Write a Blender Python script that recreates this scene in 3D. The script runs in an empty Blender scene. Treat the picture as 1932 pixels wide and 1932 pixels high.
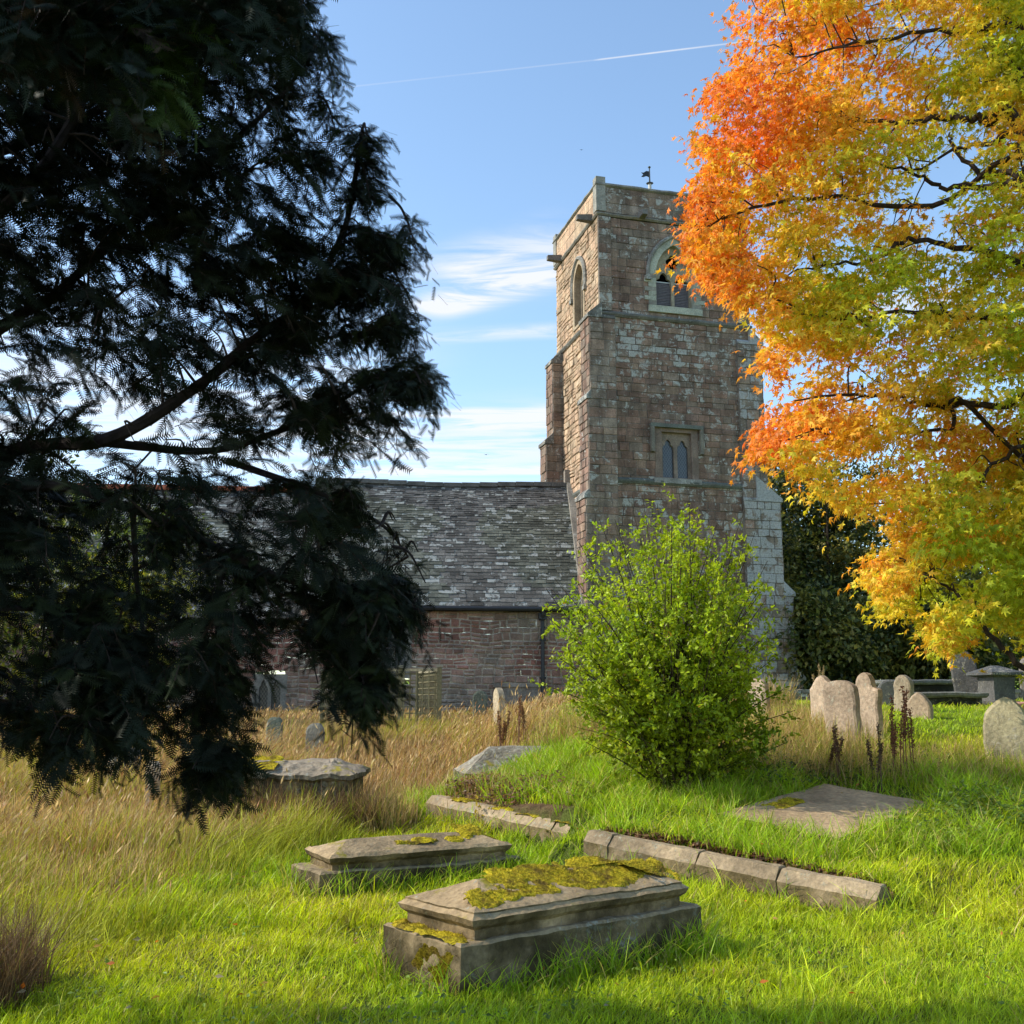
import bpy, bmesh, math
import numpy as np
from mathutils import Vector, Matrix
from mathutils.geometry import tessellate_polygon

R = math.radians
rng = np.random.default_rng(11)
scene = bpy.context.scene
COL = scene.collection

# ------------------------------------------------------------------ survey helpers
F = 2000.0; PITCH = R(10.3); EYE = 1.6
CP, SP = math.cos(PITCH), math.sin(PITCH)

def ray(px, py):
    a = (px - 966) / F; b = (966 - py) / F
    return np.array((a, CP - b * SP, SP + b * CP))

def at(px, py, Y):
    d = ray(px, py); k = Y / d[1]
    return np.array((d[0] * k, Y, EYE + d[2] * k))

def onz(px, py, z):
    d = ray(px, py); k = (z - EYE) / d[2]
    return np.array((d[0] * k, d[1] * k, z))

def proj(P):
    P = np.asarray(P, float)
    z = P[..., 2] - EYE
    f = P[..., 1] * CP + z * SP; u = -P[..., 1] * SP + z * CP
    f = np.where(np.abs(f) < 1e-3, 1e-3, f)
    return 966 + F * P[..., 0] / f, 966 - F * u / f

def on_wall(px, py, O, U):
    """(u, z) where the sight line meets the vertical plane through O along U"""
    d = ray(px, py)
    A = np.array([[d[0], -U[0]], [d[1], -U[1]]])
    k, u = np.linalg.solve(A, np.array([O[0], O[1]]))
    return u, EYE + d[2] * k

# ------------------------------------------------------------------ noise
def _hash(ix, iy, iz, seed):
    n = (ix * 374761393 + iy * 668265263 + iz * 2147483647 + seed * 974634777) & 0xffffffff
    n = ((n ^ (n >> 13)) * 1274126177) & 0xffffffff
    return ((n ^ (n >> 16)) & 0xffff) / 65535.0

def vnoise(P, scale=1.0, seed=0):
    P = np.asarray(P, float) * scale
    if P.shape[-1] == 2:
        P = np.concatenate([P, np.zeros(P.shape[:-1] + (1,))], -1)
    i = np.floor(P).astype(np.int64); f = P - i; f = f * f * (3 - 2 * f)
    out = 0
    for dx in (0, 1):
        for dy in (0, 1):
            for dz in (0, 1):
                w = (f[..., 0] if dx else 1 - f[..., 0]) * (f[..., 1] if dy else 1 - f[..., 1]) * (f[..., 2] if dz else 1 - f[..., 2])
                out = out + w * _hash(i[..., 0] + dx, i[..., 1] + dy, i[..., 2] + dz, seed)
    return out

def fbm(P, scale=1.0, seed=0, octv=3):
    o = 0; a = 1; t = 0
    for k in range(octv):
        o = o + a * vnoise(P, scale * 2 ** k, seed + k); t += a; a *= .5
    return o / t

def sstep(a, b, x):
    t = np.clip((x - a) / (b - a), 0, 1); return t * t * (3 - 2 * t)

def inpoly(x, y, poly):
    x = np.asarray(x); y = np.asarray(y); ins = np.zeros(x.shape, bool)
    n = len(poly); j = n - 1
    for i in range(n):
        xi, yi = poly[i]; xj, yj = poly[j]
        c = ((yi > y) != (yj > y)) & (x < (xj - xi) * (y - yi) / (yj - yi + 1e-9) + xi)
        ins ^= c; j = i
    return ins

# ------------------------------------------------------------------ objects
ORG = {}

def tag(o, label=None, cat=None, group=None, kind=None):
    if label: o['label'] = label
    if cat: o['category'] = cat
    if group: o['group'] = group
    if kind: o['kind'] = kind
    return o

def thing(name, label, cat, loc, group=None):
    o = bpy.data.objects.new(name, None); COL.objects.link(o)
    o.empty_display_size = .2
    o.location = tuple(float(v) for v in loc); ORG[o.name] = np.array(loc, float)
    return tag(o, label, cat, group)

class MB:
    def __init__(s): s.V = []; s.n = 0; s.L = []; s.S = []; s.C = []
    def add(s, V, faces, col=(.5, .5, .5, 0)):
        V = np.asarray(V, float).reshape(-1, 3)
        c = np.asarray(col, float)
        if c.ndim == 1:
            if len(c) == 3: c = np.append(c, 0)
            c = np.broadcast_to(c, (len(V), 4))
        elif c.shape[1] == 3:
            c = np.concatenate([c, np.zeros((len(c), 1))], 1)
        s.V.append(V); s.C.append(c)
        fl = faces if isinstance(faces, list) else [faces]
        grp = {}
        for f in fl:
            f = np.asarray(f)
            if f.ndim == 1: grp.setdefault(len(f), []).append(f[None])
            else: grp.setdefault(f.shape[1], []).append(f)
        for k, a in grp.items():
            a = np.concatenate(a)
            s.L.append((a + s.n).ravel()); s.S.append(np.full(len(a), k))
        s.n += len(V)
    def build(s, name, mat, parent=None, smooth=False, loc=None):
        V = np.concatenate(s.V); L = np.concatenate(s.L).astype(np.int32); S = np.concatenate(s.S)
        C = np.concatenate(s.C)
        org = np.zeros(3)
        if parent is not None: org = ORG[parent.name]
        elif loc is not None: org = np.asarray(loc, float)
        me = bpy.data.meshes.new(name)
        me.vertices.add(len(V)); me.vertices.foreach_set('co', (V - org).astype(np.float32).ravel())
        me.loops.add(len(L)); me.loops.foreach_set('vertex_index', L)
        me.polygons.add(len(S))
        st = np.concatenate([[0], np.cumsum(S)[:-1]]).astype(np.int32)
        me.polygons.foreach_set('loop_start', st)
        me.polygons.foreach_set('use_smooth', np.full(len(S), bool(smooth)))
        a = me.attributes.new('col', 'FLOAT_COLOR', 'POINT')
        a.data.foreach_set('color', C.astype(np.float32).ravel())
        me.update(calc_edges=True); me.validate(clean_customdata=False)
        me.materials.append(mat)
        o = bpy.data.objects.new(name, me); COL.objects.link(o)
        if parent is not None:
            o.parent = parent; ORG[o.name] = org
        else:
            o.location = tuple(float(v) for v in org); ORG[o.name] = org
        return o

def hexa(mb, P8, col):
    mb.add(P8, np.array([[0, 3, 2, 1], [4, 5, 6, 7], [0, 1, 5, 4], [1, 2, 6, 5], [2, 3, 7, 6], [3, 0, 4, 7]]), col)

def obox(mb, O, U, Vv, Z, du, dv, dz, col):
    """box from corner O along three axes"""
    O = np.asarray(O, float); a = np.asarray(U) * du; b = np.asarray(Vv) * dv; c = np.asarray(Z) * dz
    hexa(mb, [O, O + a, O + a + b, O + b, O + c, O + a + c, O + a + b + c, O + b + c], col)

def smooth_line(pts, n=6):
    pts = np.asarray(pts, float); out = []
    P = np.vstack([2 * pts[0] - pts[1], pts, 2 * pts[-1] - pts[-2]])
    for i in range(1, len(P) - 2):
        for k in range(n):
            t = k / n
            out.append(.5 * ((2 * P[i]) + (P[i + 1] - P[i - 1]) * t + (2 * P[i - 1] - 5 * P[i] + 4 * P[i + 1] - P[i + 2]) * t * t + (3 * P[i] - P[i - 1] - 3 * P[i + 1] + P[i + 2]) * t ** 3))
    out.append(P[-2]); return np.array(out)

def tube(mb, pts, rad, col, n=6, rough=0.0):
    pts = np.asarray(pts, float); m = len(pts)
    rad = np.broadcast_to(np.asarray(rad, float), (m,))
    T = np.gradient(pts, axis=0); T /= np.linalg.norm(T, axis=1)[:, None] + 1e-9
    ref = np.array((0, 0, 1.0)) if abs(T[0][2]) < .9 else np.array((1.0, 0, 0))
    A = np.cross(T, ref); A /= np.linalg.norm(A, axis=1)[:, None] + 1e-9
    B = np.cross(T, A)
    th = np.linspace(0, 2 * np.pi, n, endpoint=False)
    r = rad[:, None] * (1 + rough * (rng.random((m, n)) - .5))
    V = pts[:, None] + r[..., None] * (np.cos(th)[None, :, None] * A[:, None] + np.sin(th)[None, :, None] * B[:, None])
    V = V.reshape(-1, 3)
    i = np.arange(m - 1)[:, None] * n; j = np.arange(n)[None]; j2 = (j + 1) % n
    Fq = np.stack([i + j, i + j2, i + n + j2, i + n + j], -1).reshape(-1, 4)
    caps = [np.arange(n)[::-1].copy(), np.arange(n) + (m - 1) * n]
    mb.add(V, [Fq] + caps, col)

def scatter(mb, TV, TF, pos, rot, scale, col):
    """many transformed copies of one small template baked into one part"""
    K = len(pos); n = len(TV)
    sc = np.broadcast_to(np.asarray(scale, float), (K,))
    V = pos[:, None] + sc[:, None, None] * np.einsum('kij,nj->kni', rot, TV)
    fl = TF if isinstance(TF, list) else [TF]
    faces = []
    for f in fl:
        f = np.asarray(f)
        faces.append((f[None] + (np.arange(K) * n)[:, None, None]).reshape(-1, f.shape[1]))
    c = np.repeat(np.asarray(col, float), n, 0)
    mb.add(V.reshape(-1, 3), faces, c)

def unit(v): return v / (np.linalg.norm(v, axis=-1, keepdims=True) + 1e-9)

def frames(X, N):
    """rotation matrices with local x along X and local z near N"""
    X = unit(X); Y = unit(np.cross(N, X)); Z = np.cross(X, Y)
    return np.stack([X, Y, Z], -1)

# ------------------------------------------------------------------ materials
def newmat(name):
    m = bpy.data.materials.new(name); m.use_nodes = True
    nt = m.node_tree; nt.nodes.clear()
    return m, nt

class NT:
    def __init__(s, nt): s.nt = nt
    def n(s, t, **kw):
        o = s.nt.nodes.new(t)
        for k, v in kw.items():
            if k.startswith('i_'): o.inputs[int(k[2:])].default_value = v
            else: setattr(o, k, v)
        return o
    def l(s, a, b): s.nt.links.new(a, b)
    def put(s, sock, v):
        if hasattr(v, 'is_output'): s.l(v, sock)
        else: sock.default_value = v
    def math(s, op, a, b=0.0, clamp=False):
        o = s.n('ShaderNodeMath', operation=op, use_clamp=clamp)
        s.put(o.inputs[0], a); s.put(o.inputs[1], b); return o.outputs[0]
    def mix(s, f, a, b, mode='MIX'):
        o = s.n('ShaderNodeMix', data_type='RGBA', blend_type=mode)
        s.put(o.inputs[0], f); s.put(o.inputs[6], a); s.put(o.inputs[7], b); return o.outputs[2]
    def noise(s, vec, scale, detail=4, rough=.55, dist=0.0):
        o = s.n('ShaderNodeTexNoise'); s.put(o.inputs['Vector'], vec)
        o.inputs['Scale'].default_value = scale; o.inputs['Detail'].default_value = detail
        o.inputs['Roughness'].default_value = rough; o.inputs['Distortion'].default_value = dist
        return o.outputs[0]
    def ramp(s, v, a, b, lo=0.0, hi=1.0):
        o = s.n('ShaderNodeMapRange', interpolation_type='SMOOTHSTEP'); s.put(o.inputs[0], v)
        o.inputs[1].default_value = a; o.inputs[2].default_value = b
        o.inputs[3].default_value = lo; o.inputs[4].default_value = hi
        return o.outputs[0]

def stone_mat(name, lichen=(.5, .5, .46), lich=.62, lscale=3.0, side_shade=1.0, aw=.35, moss=None, mosscol=(.16, .15, .03), bump=.5, dark=.6, streak=0.0, rough=.9, bscale=14.0):
    m, nt = newmat(name); t = NT(nt)
    pos = t.n('ShaderNodeNewGeometry'); P = pos.outputs['Position']
    at_ = t.n('ShaderNodeAttribute', attribute_name='col')
    base = at_.outputs['Color']
    n1 = t.noise(P, 1.7, 6, .65); n2 = t.noise(P, 22, 5, .65)
    c = t.mix(1.0, base, t.ramp(n1, .25, .75, dark, 1.35), 'MULTIPLY')
    c = t.mix(1.0, c, t.ramp(n2, .25, .75, .72, 1.28), 'MULTIPLY')
    if streak:
        mp = t.n('ShaderNodeMapping'); t.l(P, mp.inputs[0]); mp.inputs['Scale'].default_value = (2.2, 2.2, .16)
        n4 = t.noise(mp.outputs[0], 1.6, 5, .6)
        c = t.mix(1.0, c, t.ramp(n4, .35, .75, 1.0, 1 - streak), 'MULTIPLY')
    n3 = t.noise(P, lscale, 9, .72, .4)
    th = t.math('SUBTRACT', t.math('ADD', n3, t.math('MULTIPLY', at_.outputs['Alpha'], aw)), lich)
    lf = t.ramp(th, 0.0, .07)
    lc = t.mix(t.ramp(n2, .3, .7), (lichen[0] * .6, lichen[1] * .6, lichen[2] * .6, 1), (*lichen, 1))
    c = t.mix(t.math('MULTIPLY', lf, .85), c, lc)
    if side_shade < 1:  # upright faces darkened and greened in the colour: painted shade with some damp
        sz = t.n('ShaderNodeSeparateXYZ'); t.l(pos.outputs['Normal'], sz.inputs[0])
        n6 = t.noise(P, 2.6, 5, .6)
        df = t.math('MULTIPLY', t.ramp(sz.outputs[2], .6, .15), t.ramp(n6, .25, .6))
        c = t.mix(df, c, t.mix(1.0, c, (side_shade, side_shade * .98, side_shade * .75, 1), 'MULTIPLY'))
    if moss is not None:
        sx = t.n('ShaderNodeSeparateXYZ'); t.l(pos.outputs['Normal'], sx.inputs[0])
        n5 = t.noise(P, 4.2, 6, .65)
        mf = t.math('MULTIPLY', t.ramp(sx.outputs[2], .35, .9), t.ramp(n5, moss, moss + .12))
        c = t.mix(mf, c, t.mix(n2, (mosscol[0] * .5, mosscol[1] * .55, mosscol[2] * .5, 1), (*mosscol, 1)))
    b = t.n('ShaderNodeBsdfPrincipled'); t.l(c, b.inputs['Base Color']); b.inputs['Roughness'].default_value = rough
    b.inputs['Specular IOR Level'].default_value = .2
    bp = t.n('ShaderNodeBump'); bp.inputs['Strength'].default_value = bump; bp.inputs['Distance'].default_value = .03
    hh = t.math('ADD', t.noise(P, bscale, 9, .65), t.math('MULTIPLY', lf, .15)); t.l(hh, bp.inputs['Height']); t.l(bp.outputs[0], b.inputs['Normal'])
    o = t.n('ShaderNodeOutputMaterial'); t.l(b.outputs[0], o.inputs[0])
    return m

def leaf_mat(name, trans=.4, rough=.5, spec=.3, var=.25, tint=(1.15, 1.1, .6)):
    m, nt = newmat(name); t = NT(nt)
    at_ = t.n('ShaderNodeAttribute', attribute_name='col')
    g = t.n('ShaderNodeNewGeometry')
    n = t.noise(g.outputs['Position'], 5.0, 3, .6)
    c = t.mix(1.0, at_.outputs['Color'], t.ramp(n, .25, .75, 1 - var, 1 + var), 'MULTIPLY')
    b = t.n('ShaderNodeBsdfPrincipled'); t.l(c, b.inputs['Base Color'])
    b.inputs['Roughness'].default_value = rough; b.inputs['Specular IOR Level'].default_value = spec
    tr = t.n('ShaderNodeBsdfTranslucent'); t.l(t.mix(1.0, c, (*tint, 1), 'MULTIPLY'), tr.inputs[0])
    mx = t.n('ShaderNodeMixShader'); mx.inputs[0].default_value = trans
    t.l(b.outputs[0], mx.inputs[1]); t.l(tr.outputs[0], mx.inputs[2])
    o = t.n('ShaderNodeOutputMaterial'); t.l(mx.outputs[0], o.inputs[0])
    return m

def plain_mat(name, col=None, rough=.7, spec=.3, metal=0.0, nscale=8.0, nvar=.3, bump=.2):
    m, nt = newmat(name); t = NT(nt)
    g = t.n('ShaderNodeNewGeometry'); P = g.outputs['Position']
    if col is None:
        base = t.n('ShaderNodeAttribute', attribute_name='col').outputs['Color']
    else: base = (*col, 1)
    n = t.noise(P, nscale, 6, .65)
    c = t.mix(1.0, base, t.ramp(n, .25, .75, 1 - nvar, 1 + nvar), 'MULTIPLY')
    b = t.n('ShaderNodeBsdfPrincipled'); t.l(c, b.inputs['Base Color'])
    b.inputs['Roughness'].default_value = rough; b.inputs['Specular IOR Level'].default_value = spec; b.inputs['Metallic'].default_value = metal
    if bump:
        bp = t.n('ShaderNodeBump'); bp.inputs['Strength'].default_value = bump; bp.inputs['Distance'].default_value = .02
        t.l(n, bp.inputs['Height']); t.l(bp.outputs[0], b.inputs['Normal'])
    o = t.n('ShaderNodeOutputMaterial'); t.l(b.outputs[0], o.inputs[0])
    return m

def glass_mat(name, U):
    m, nt = newmat(name); t = NT(nt)
    g = t.n('ShaderNodeNewGeometry')
    d = t.n('ShaderNodeVectorMath', operation='DOT_PRODUCT'); t.l(g.outputs['Position'], d.inputs[0]); d.inputs[1].default_value = (U[0], U[1], 0)
    sx = t.n('ShaderNodeSeparateXYZ'); t.l(g.outputs['Position'], sx.inputs[0])
    k = 7.0
    a = t.math('FRACT', t.math('MULTIPLY', t.math('ADD', t.math('MULTIPLY', d.outputs['Value'], 1.5), sx.outputs[2]), k))
    b_ = t.math('FRACT', t.math('MULTIPLY', t.math('SUBTRACT', t.math('MULTIPLY', d.outputs['Value'], 1.5), sx.outputs[2]), k))
    lead = t.math('MAXIMUM', t.math('LESS_THAN', a, .14), t.math('LESS_THAN', b_, .14))
    n = t.noise(g.outputs['Position'], 6, 3)
    pane = t.mix(n, (.012, .016, .022, 1), (.05, .06, .075, 1))
    c = t.mix(lead, pane, (.12, .12, .12, 1))
    b = t.n('ShaderNodeBsdfPrincipled'); t.l(c, b.inputs['Base Color']); b.inputs['Roughness'].default_value = .22
    bp = t.n('ShaderNodeBump'); bp.inputs['Strength'].default_value = .15; t.l(t.noise(g.outputs['Position'], 9, 2), bp.inputs['Height']); t.l(bp.outputs[0], b.inputs['Normal'])
    o = t.n('ShaderNodeOutputMaterial'); t.l(b.outputs[0], o.inputs[0])
    return m

M_TOWER = stone_mat('tower_stone', lich=.635, lscale=3.6, streak=.4, bump=.7, aw=.2)
M_WHITE = stone_mat('lichen_stone', lichen=(.46, .46, .45), lich=.56, lscale=2.0, streak=.2, bump=.6)
M_RUBBLE = stone_mat('rubble_stone', lich=.8, lscale=3.0, bump=.7, aw=.08)
M_TRIM = stone_mat('dressed_stone', lich=.74, lscale=5.0, bump=.4, dark=.7)
M_SLATE = stone_mat('stone_slate', lichen=(.42, .43, .41), lich=.74, lscale=6.5, bump=.6, dark=.6)
M_TOMB = stone_mat('tomb_stone', lichen=(.42, .40, .32), lich=.68, lscale=11, moss=.57, mosscol=(.36, .28, .03), bump=.55, bscale=18, side_shade=.22)
M_KERB = stone_mat('kerb_stone_material', lichen=(.4, .37, .27), lich=.66, lscale=14, moss=.75, mosscol=(.16, .14, .04), bump=.6, bscale=20, side_shade=.5)
M_HEAD = stone_mat('headstone_material', lichen=(.45, .40, .30), lich=.70, lscale=12, bump=.5, bscale=24)
M_LEAF = leaf_mat('leaf', .42, .45, .35)
M_MAPLE = leaf_mat('maple_leaf', .45, .5, .3, .2, (1.2, 1.05, .5))
M_YEW = leaf_mat('yew_needles', .14, .6, .1, .35, (1, 1.1, .8))
M_GRASS = leaf_mat('grass_blades', .44, .5, .35, .3, (1.1, 1.15, .5))
M_STRAW = leaf_mat('dry_grass', .3, .6, .25, .2, (1.1, 1, .7))
M_BARK = plain_mat('bark', None, .9, .15, 0, 14, .45, .6)
M_WOOD = plain_mat('weathered_wood', None, .85, .2, 0, 20, .3, .3)
M_IRON = plain_mat('dark_iron', (.02, .021, .025), .5, .4, 0, 12, .3, .1)
M_LOUVRE = plain_mat('louvre_boards', (.2, .18, .19), .8, .2, 0, 12, .25, .2)
M_VOID = plain_mat('dark_interior', (.008, .008, .01), .9, .1, 0, 3, .1, 0)
M_PLASTIC = plain_mat('white_plastic', None, .45, .4, 0, 6, .1, 0)
M_PLAIN = plain_mat('coloured_surface', None, .7, .3, 0, 8, .2, .1)

def moss_mat():
    m, nt = newmat('moss'); t = NT(nt)
    g = t.n('ShaderNodeNewGeometry'); P = g.outputs['Position']
    at_ = t.n('ShaderNodeAttribute', attribute_name='col')
    n = t.noise(P, 45, 5, .7); n0 = t.noise(P, 7, 4, .6)
    c = t.mix(1.0, at_.outputs['Color'], t.ramp(n, .3, .7, .45, 1.5), 'MULTIPLY')
    c = t.mix(t.ramp(n0, .46, .72), c, (.15, .095, .028, 1))
    b = t.n('ShaderNodeBsdfPrincipled'); t.l(c, b.inputs['Base Color']); b.inputs['Roughness'].default_value = 1; b.inputs['Specular IOR Level'].default_value = .05
    bp = t.n('ShaderNodeBump'); bp.inputs['Strength'].default_value = 1; bp.inputs['Distance'].default_value = .02; t.l(t.noise(P, 80, 4, .7), bp.inputs['Height']); t.l(bp.outputs[0], b.inputs['Normal'])
    o = t.n('ShaderNodeOutputMaterial'); t.l(b.outputs[0], o.inputs[0]); return m
M_MOSS = moss_mat()

def ground_mat():
    m, nt = newmat('turf_soil'); t = NT(nt)
    g = t.n('ShaderNodeNewGeometry'); P = g.outputs['Position']
    at_ = t.n('ShaderNodeAttribute', attribute_name='col')
    n = t.noise(P, 9, 8, .7); n2 = t.noise(P, 60, 5, .7)
    c = t.mix(1.0, at_.outputs['Color'], t.ramp(n, .25, .75, .55, 1.4), 'MULTIPLY')
    c = t.mix(1.0, c, t.ramp(n2, .25, .75, .6, 1.4), 'MULTIPLY')
    b = t.n('ShaderNodeBsdfPrincipled'); t.l(c, b.inputs['Base Color']); b.inputs['Roughness'].default_value = 1; b.inputs['Specular IOR Level'].default_value = .05
    bp = t.n('ShaderNodeBump'); bp.inputs['Strength'].default_value = .8; bp.inputs['Distance'].default_value = .05; t.l(n2, bp.inputs['Height']); t.l(bp.outputs[0], b.inputs['Normal'])
    o = t.n('ShaderNodeOutputMaterial'); t.l(b.outputs[0], o.inputs[0]); return m
M_GROUND = ground_mat()

# ------------------------------------------------------------------ graves layout (metres)
K1A = np.array((.66, 10.15)); K1B = np.array((2.76, 8.37))          # front kerb of the right plot
KD = unit(K1B - K1A); KN = np.array((-KD[1], KD[0]))                 # KN points up the slope
K2A = np.array((-1.05, 13.5)); K2B = np.array((.58, 11.45))
K2D = unit(K2B - K2A); K2N = np.array((-K2D[1], K2D[0]))

def ground_z(x, y):
    x = np.asarray(x, float); y = np.asarray(y, float)
    zr = np.interp(y, [0, 7.5, 8.5, 10, 12, 14, 17, 20, 25, 60, 150, 400, 2500], [0, 0, .06, .32, .66, .98, 1.34, 1.56, 1.64, 1.7, 1.9, 6, 60])
    zl = np.interp(y, [0, 8, 11, 14, 18, 23, 28, 33, 60, 150, 400, 2500], [0, 0, .1, .27, .62, .98, 1.22, 1.38, 1.6, 1.9, 6, 60])
    s = sstep(-1.2, 1.3, x)
    z = zl * (1 - s) + zr * s
    # right plot: soil held up by the kerb
    d1 = (x - K1A[0]) * KN[0] + (y - K1A[1]) * KN[1]; a1 = (x - K1A[0]) * KD[0] + (y - K1A[1]) * KD[1]
    L1 = np.linalg.norm(K1B - K1A)
    low = np.interp(y, [0, 7.5, 9, 11, 13], [0, 0, .04, .1, .3])
    front = sstep(.1, -.05, d1) * sstep(L1 + .9, L1 + .05, a1) * sstep(-1.6, -.2, a1)
    z = z * (1 - front) + np.minimum(z, low) * front
    back = sstep(.19, .3, d1) * sstep(1.7, .45, d1) * sstep(L1 + .25, L1 - .2, a1) * sstep(-.05, .1, a1)
    z = np.maximum(z, z * (1 - back) + back * np.interp(a1, [0, L1], [.42, .24]))
    d2 = (x - K2A[0]) * K2N[0] + (y - K2A[1]) * K2N[1]; a2 = (x - K2A[0]) * K2D[0] + (y - K2A[1]) * K2D[1]
    L2 = np.linalg.norm(K2B - K2A)
    back2 = sstep(.19, .3, d2) * sstep(3.0, 1.2, d2) * sstep(L2 + .02, L2 - .12, a2) * sstep(-.4, .1, a2)
    z = np.maximum(z, z * (1 - back2) + back2 * (np.interp(a2, [0, L2], [.49, .35]) + .12 * np.clip(d2, 0, 2)))
    low2 = np.interp(y, [9, 11.4, 13.5, 15], [.04, .1, .2, .32])
    f2 = sstep(.1, -.03, d2) * sstep(-2.6, -1.2, d2) * sstep(L2 + .75, L2 + .4, a2) * sstep(-.8, -.1, a2)
    z = z * (1 - f2) + np.minimum(z, low2) * f2
    return slab_cut(x, y, z)

SB = np.array((2.95, 10.0, .40)); SR = np.array((4.5, 11.65, .57)); SLf = np.array((2.03, 10.85, .54))
def slab_cut(x, y, z):
    U2 = unit((SR - SB)[:2]); V2 = unit((SLf - SB)[:2]); lu = np.linalg.norm((SR - SB)[:2]); lv = np.linalg.norm((SLf - SB)[:2])
    A = np.linalg.inv(np.stack([(SR - SB)[:2], (SLf - SB)[:2]], 1))
    dx, dy = x - SB[0], y - SB[1]
    a = A[0, 0] * dx + A[0, 1] * dy; b = A[1, 0] * dx + A[1, 1] * dy
    pl = SB[2] + a * (SR - SB)[2] + b * (SLf - SB)[2] - .07
    w = sstep(-.12, -.02, a) * sstep(1.12, 1.02, a) * sstep(-.2, -.04, b) * sstep(1.2, 1.04, b)
    return z * (1 - w) + np.minimum(z, pl) * w

def ground_bump(x, y):
    P = np.stack([np.asarray(x, float), np.asarray(y, float)], -1)
    amp = np.interp(y, [0, 30, 100], [1, 1, 0])
    return ground_z(x, y) + amp * ((fbm(P, .7, 3, 3) - .5) * .12)

def xb(Y):   # edge of the uncut grass
    return np.interp(Y, [5, 6.5, 7.5, 8.6, 10, 11.5, 13.2, 16, 20, 26, 34], [-3.6, -3.0, -2.5, -2.2, -2.3, -1.9, -1.3, .3, 1.1, 1.6, 2.6])

def build_ground():
    ys = np.concatenate([np.linspace(-30, 3, 18), np.arange(3.4, 16, .11), np.geomspace(16, 70, 70), np.geomspace(78, 2600, 24)])
    xh = np.concatenate([np.arange(0, 5.5, .11), np.geomspace(5.6, 30, 45), np.geomspace(34, 2600, 22)])
    xs = np.concatenate([-xh[:0:-1], xh])
    X, Y = np.meshgrid(xs, ys)
    Z = ground_bump(X, Y)
    V = np.stack([X, Y, Z], -1).reshape(-1, 3)
    nx, ny = len(xs), len(ys)
    i = (np.arange(ny - 1)[:, None] * nx + np.arange(nx - 1)[None]).ravel()
    Fq = np.stack([i, i + 1, i + nx + 1, i + nx], -1)
    dry = sstep(-.3, .3, xb(Y.ravel()) - X.ravel()) * sstep(8, 11, Y.ravel()) * (Y.ravel() < 45)
    n = fbm(V[:, :2], .9, 5, 3)
    c = np.outer(1 - dry, (.10, .13, .025)) + np.outer(dry, (.2, .14, .055))
    c *= (.7 + .6 * n)[:, None]
    dd_ = V[:, :2] - K2A; aa_ = dd_ @ K2D; bb_ = dd_ @ K2N
    lt_ = (sstep(-.3, 0, aa_) * sstep(2.6, 2.2, aa_) * sstep(.0, .2, bb_) * sstep(1.3, .7, bb_))[:, None]; c = c * (1 - lt_) + lt_ * np.array((.17, .105, .06)) * (.6 + .8 * n)[:, None]
    far = (sstep(14, 18, Y.ravel()) * (1 - dry))[:, None]; c = c * (1 - far) + far * np.array((.2, .27, .025)) * (.75 + .5 * n)[:, None]
    mb = MB(); mb.add(V, Fq, c)
    o = mb.build('ground', M_GROUND, None, True); tag(o, kind='structure')
    return o
build_ground()

# ------------------------------------------------------------------ masonry
Zup = np.array((0, 0, 1.0))

def sand(n, red=.6):
    """sandstone block colours: brown-red to grey"""
    pal = np.array([(.20, .125, .095), (.175, .115, .09), (.215, .155, .115), (.165, .14, .115), (.19, .165, .135), (.14, .095, .08), (.23, .175, .13)])
    w = np.array([.22, .2, .16, .16, .12, .08, .06])
    if red < .5: w = np.array([.08, .08, .12, .28, .30, .04, .10])
    c = pal[rng.choice(len(pal), n, p=w / w.sum())]
    m0 = np.array((.185, .142, .112)) if red >= .5 else np.array((.19, .165, .135))
    return (c * .6 + m0 * .4) * np.array((1.3, 1.18, 1.12)) * rng.uniform(.84, 1.16, (n, 1))

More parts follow.
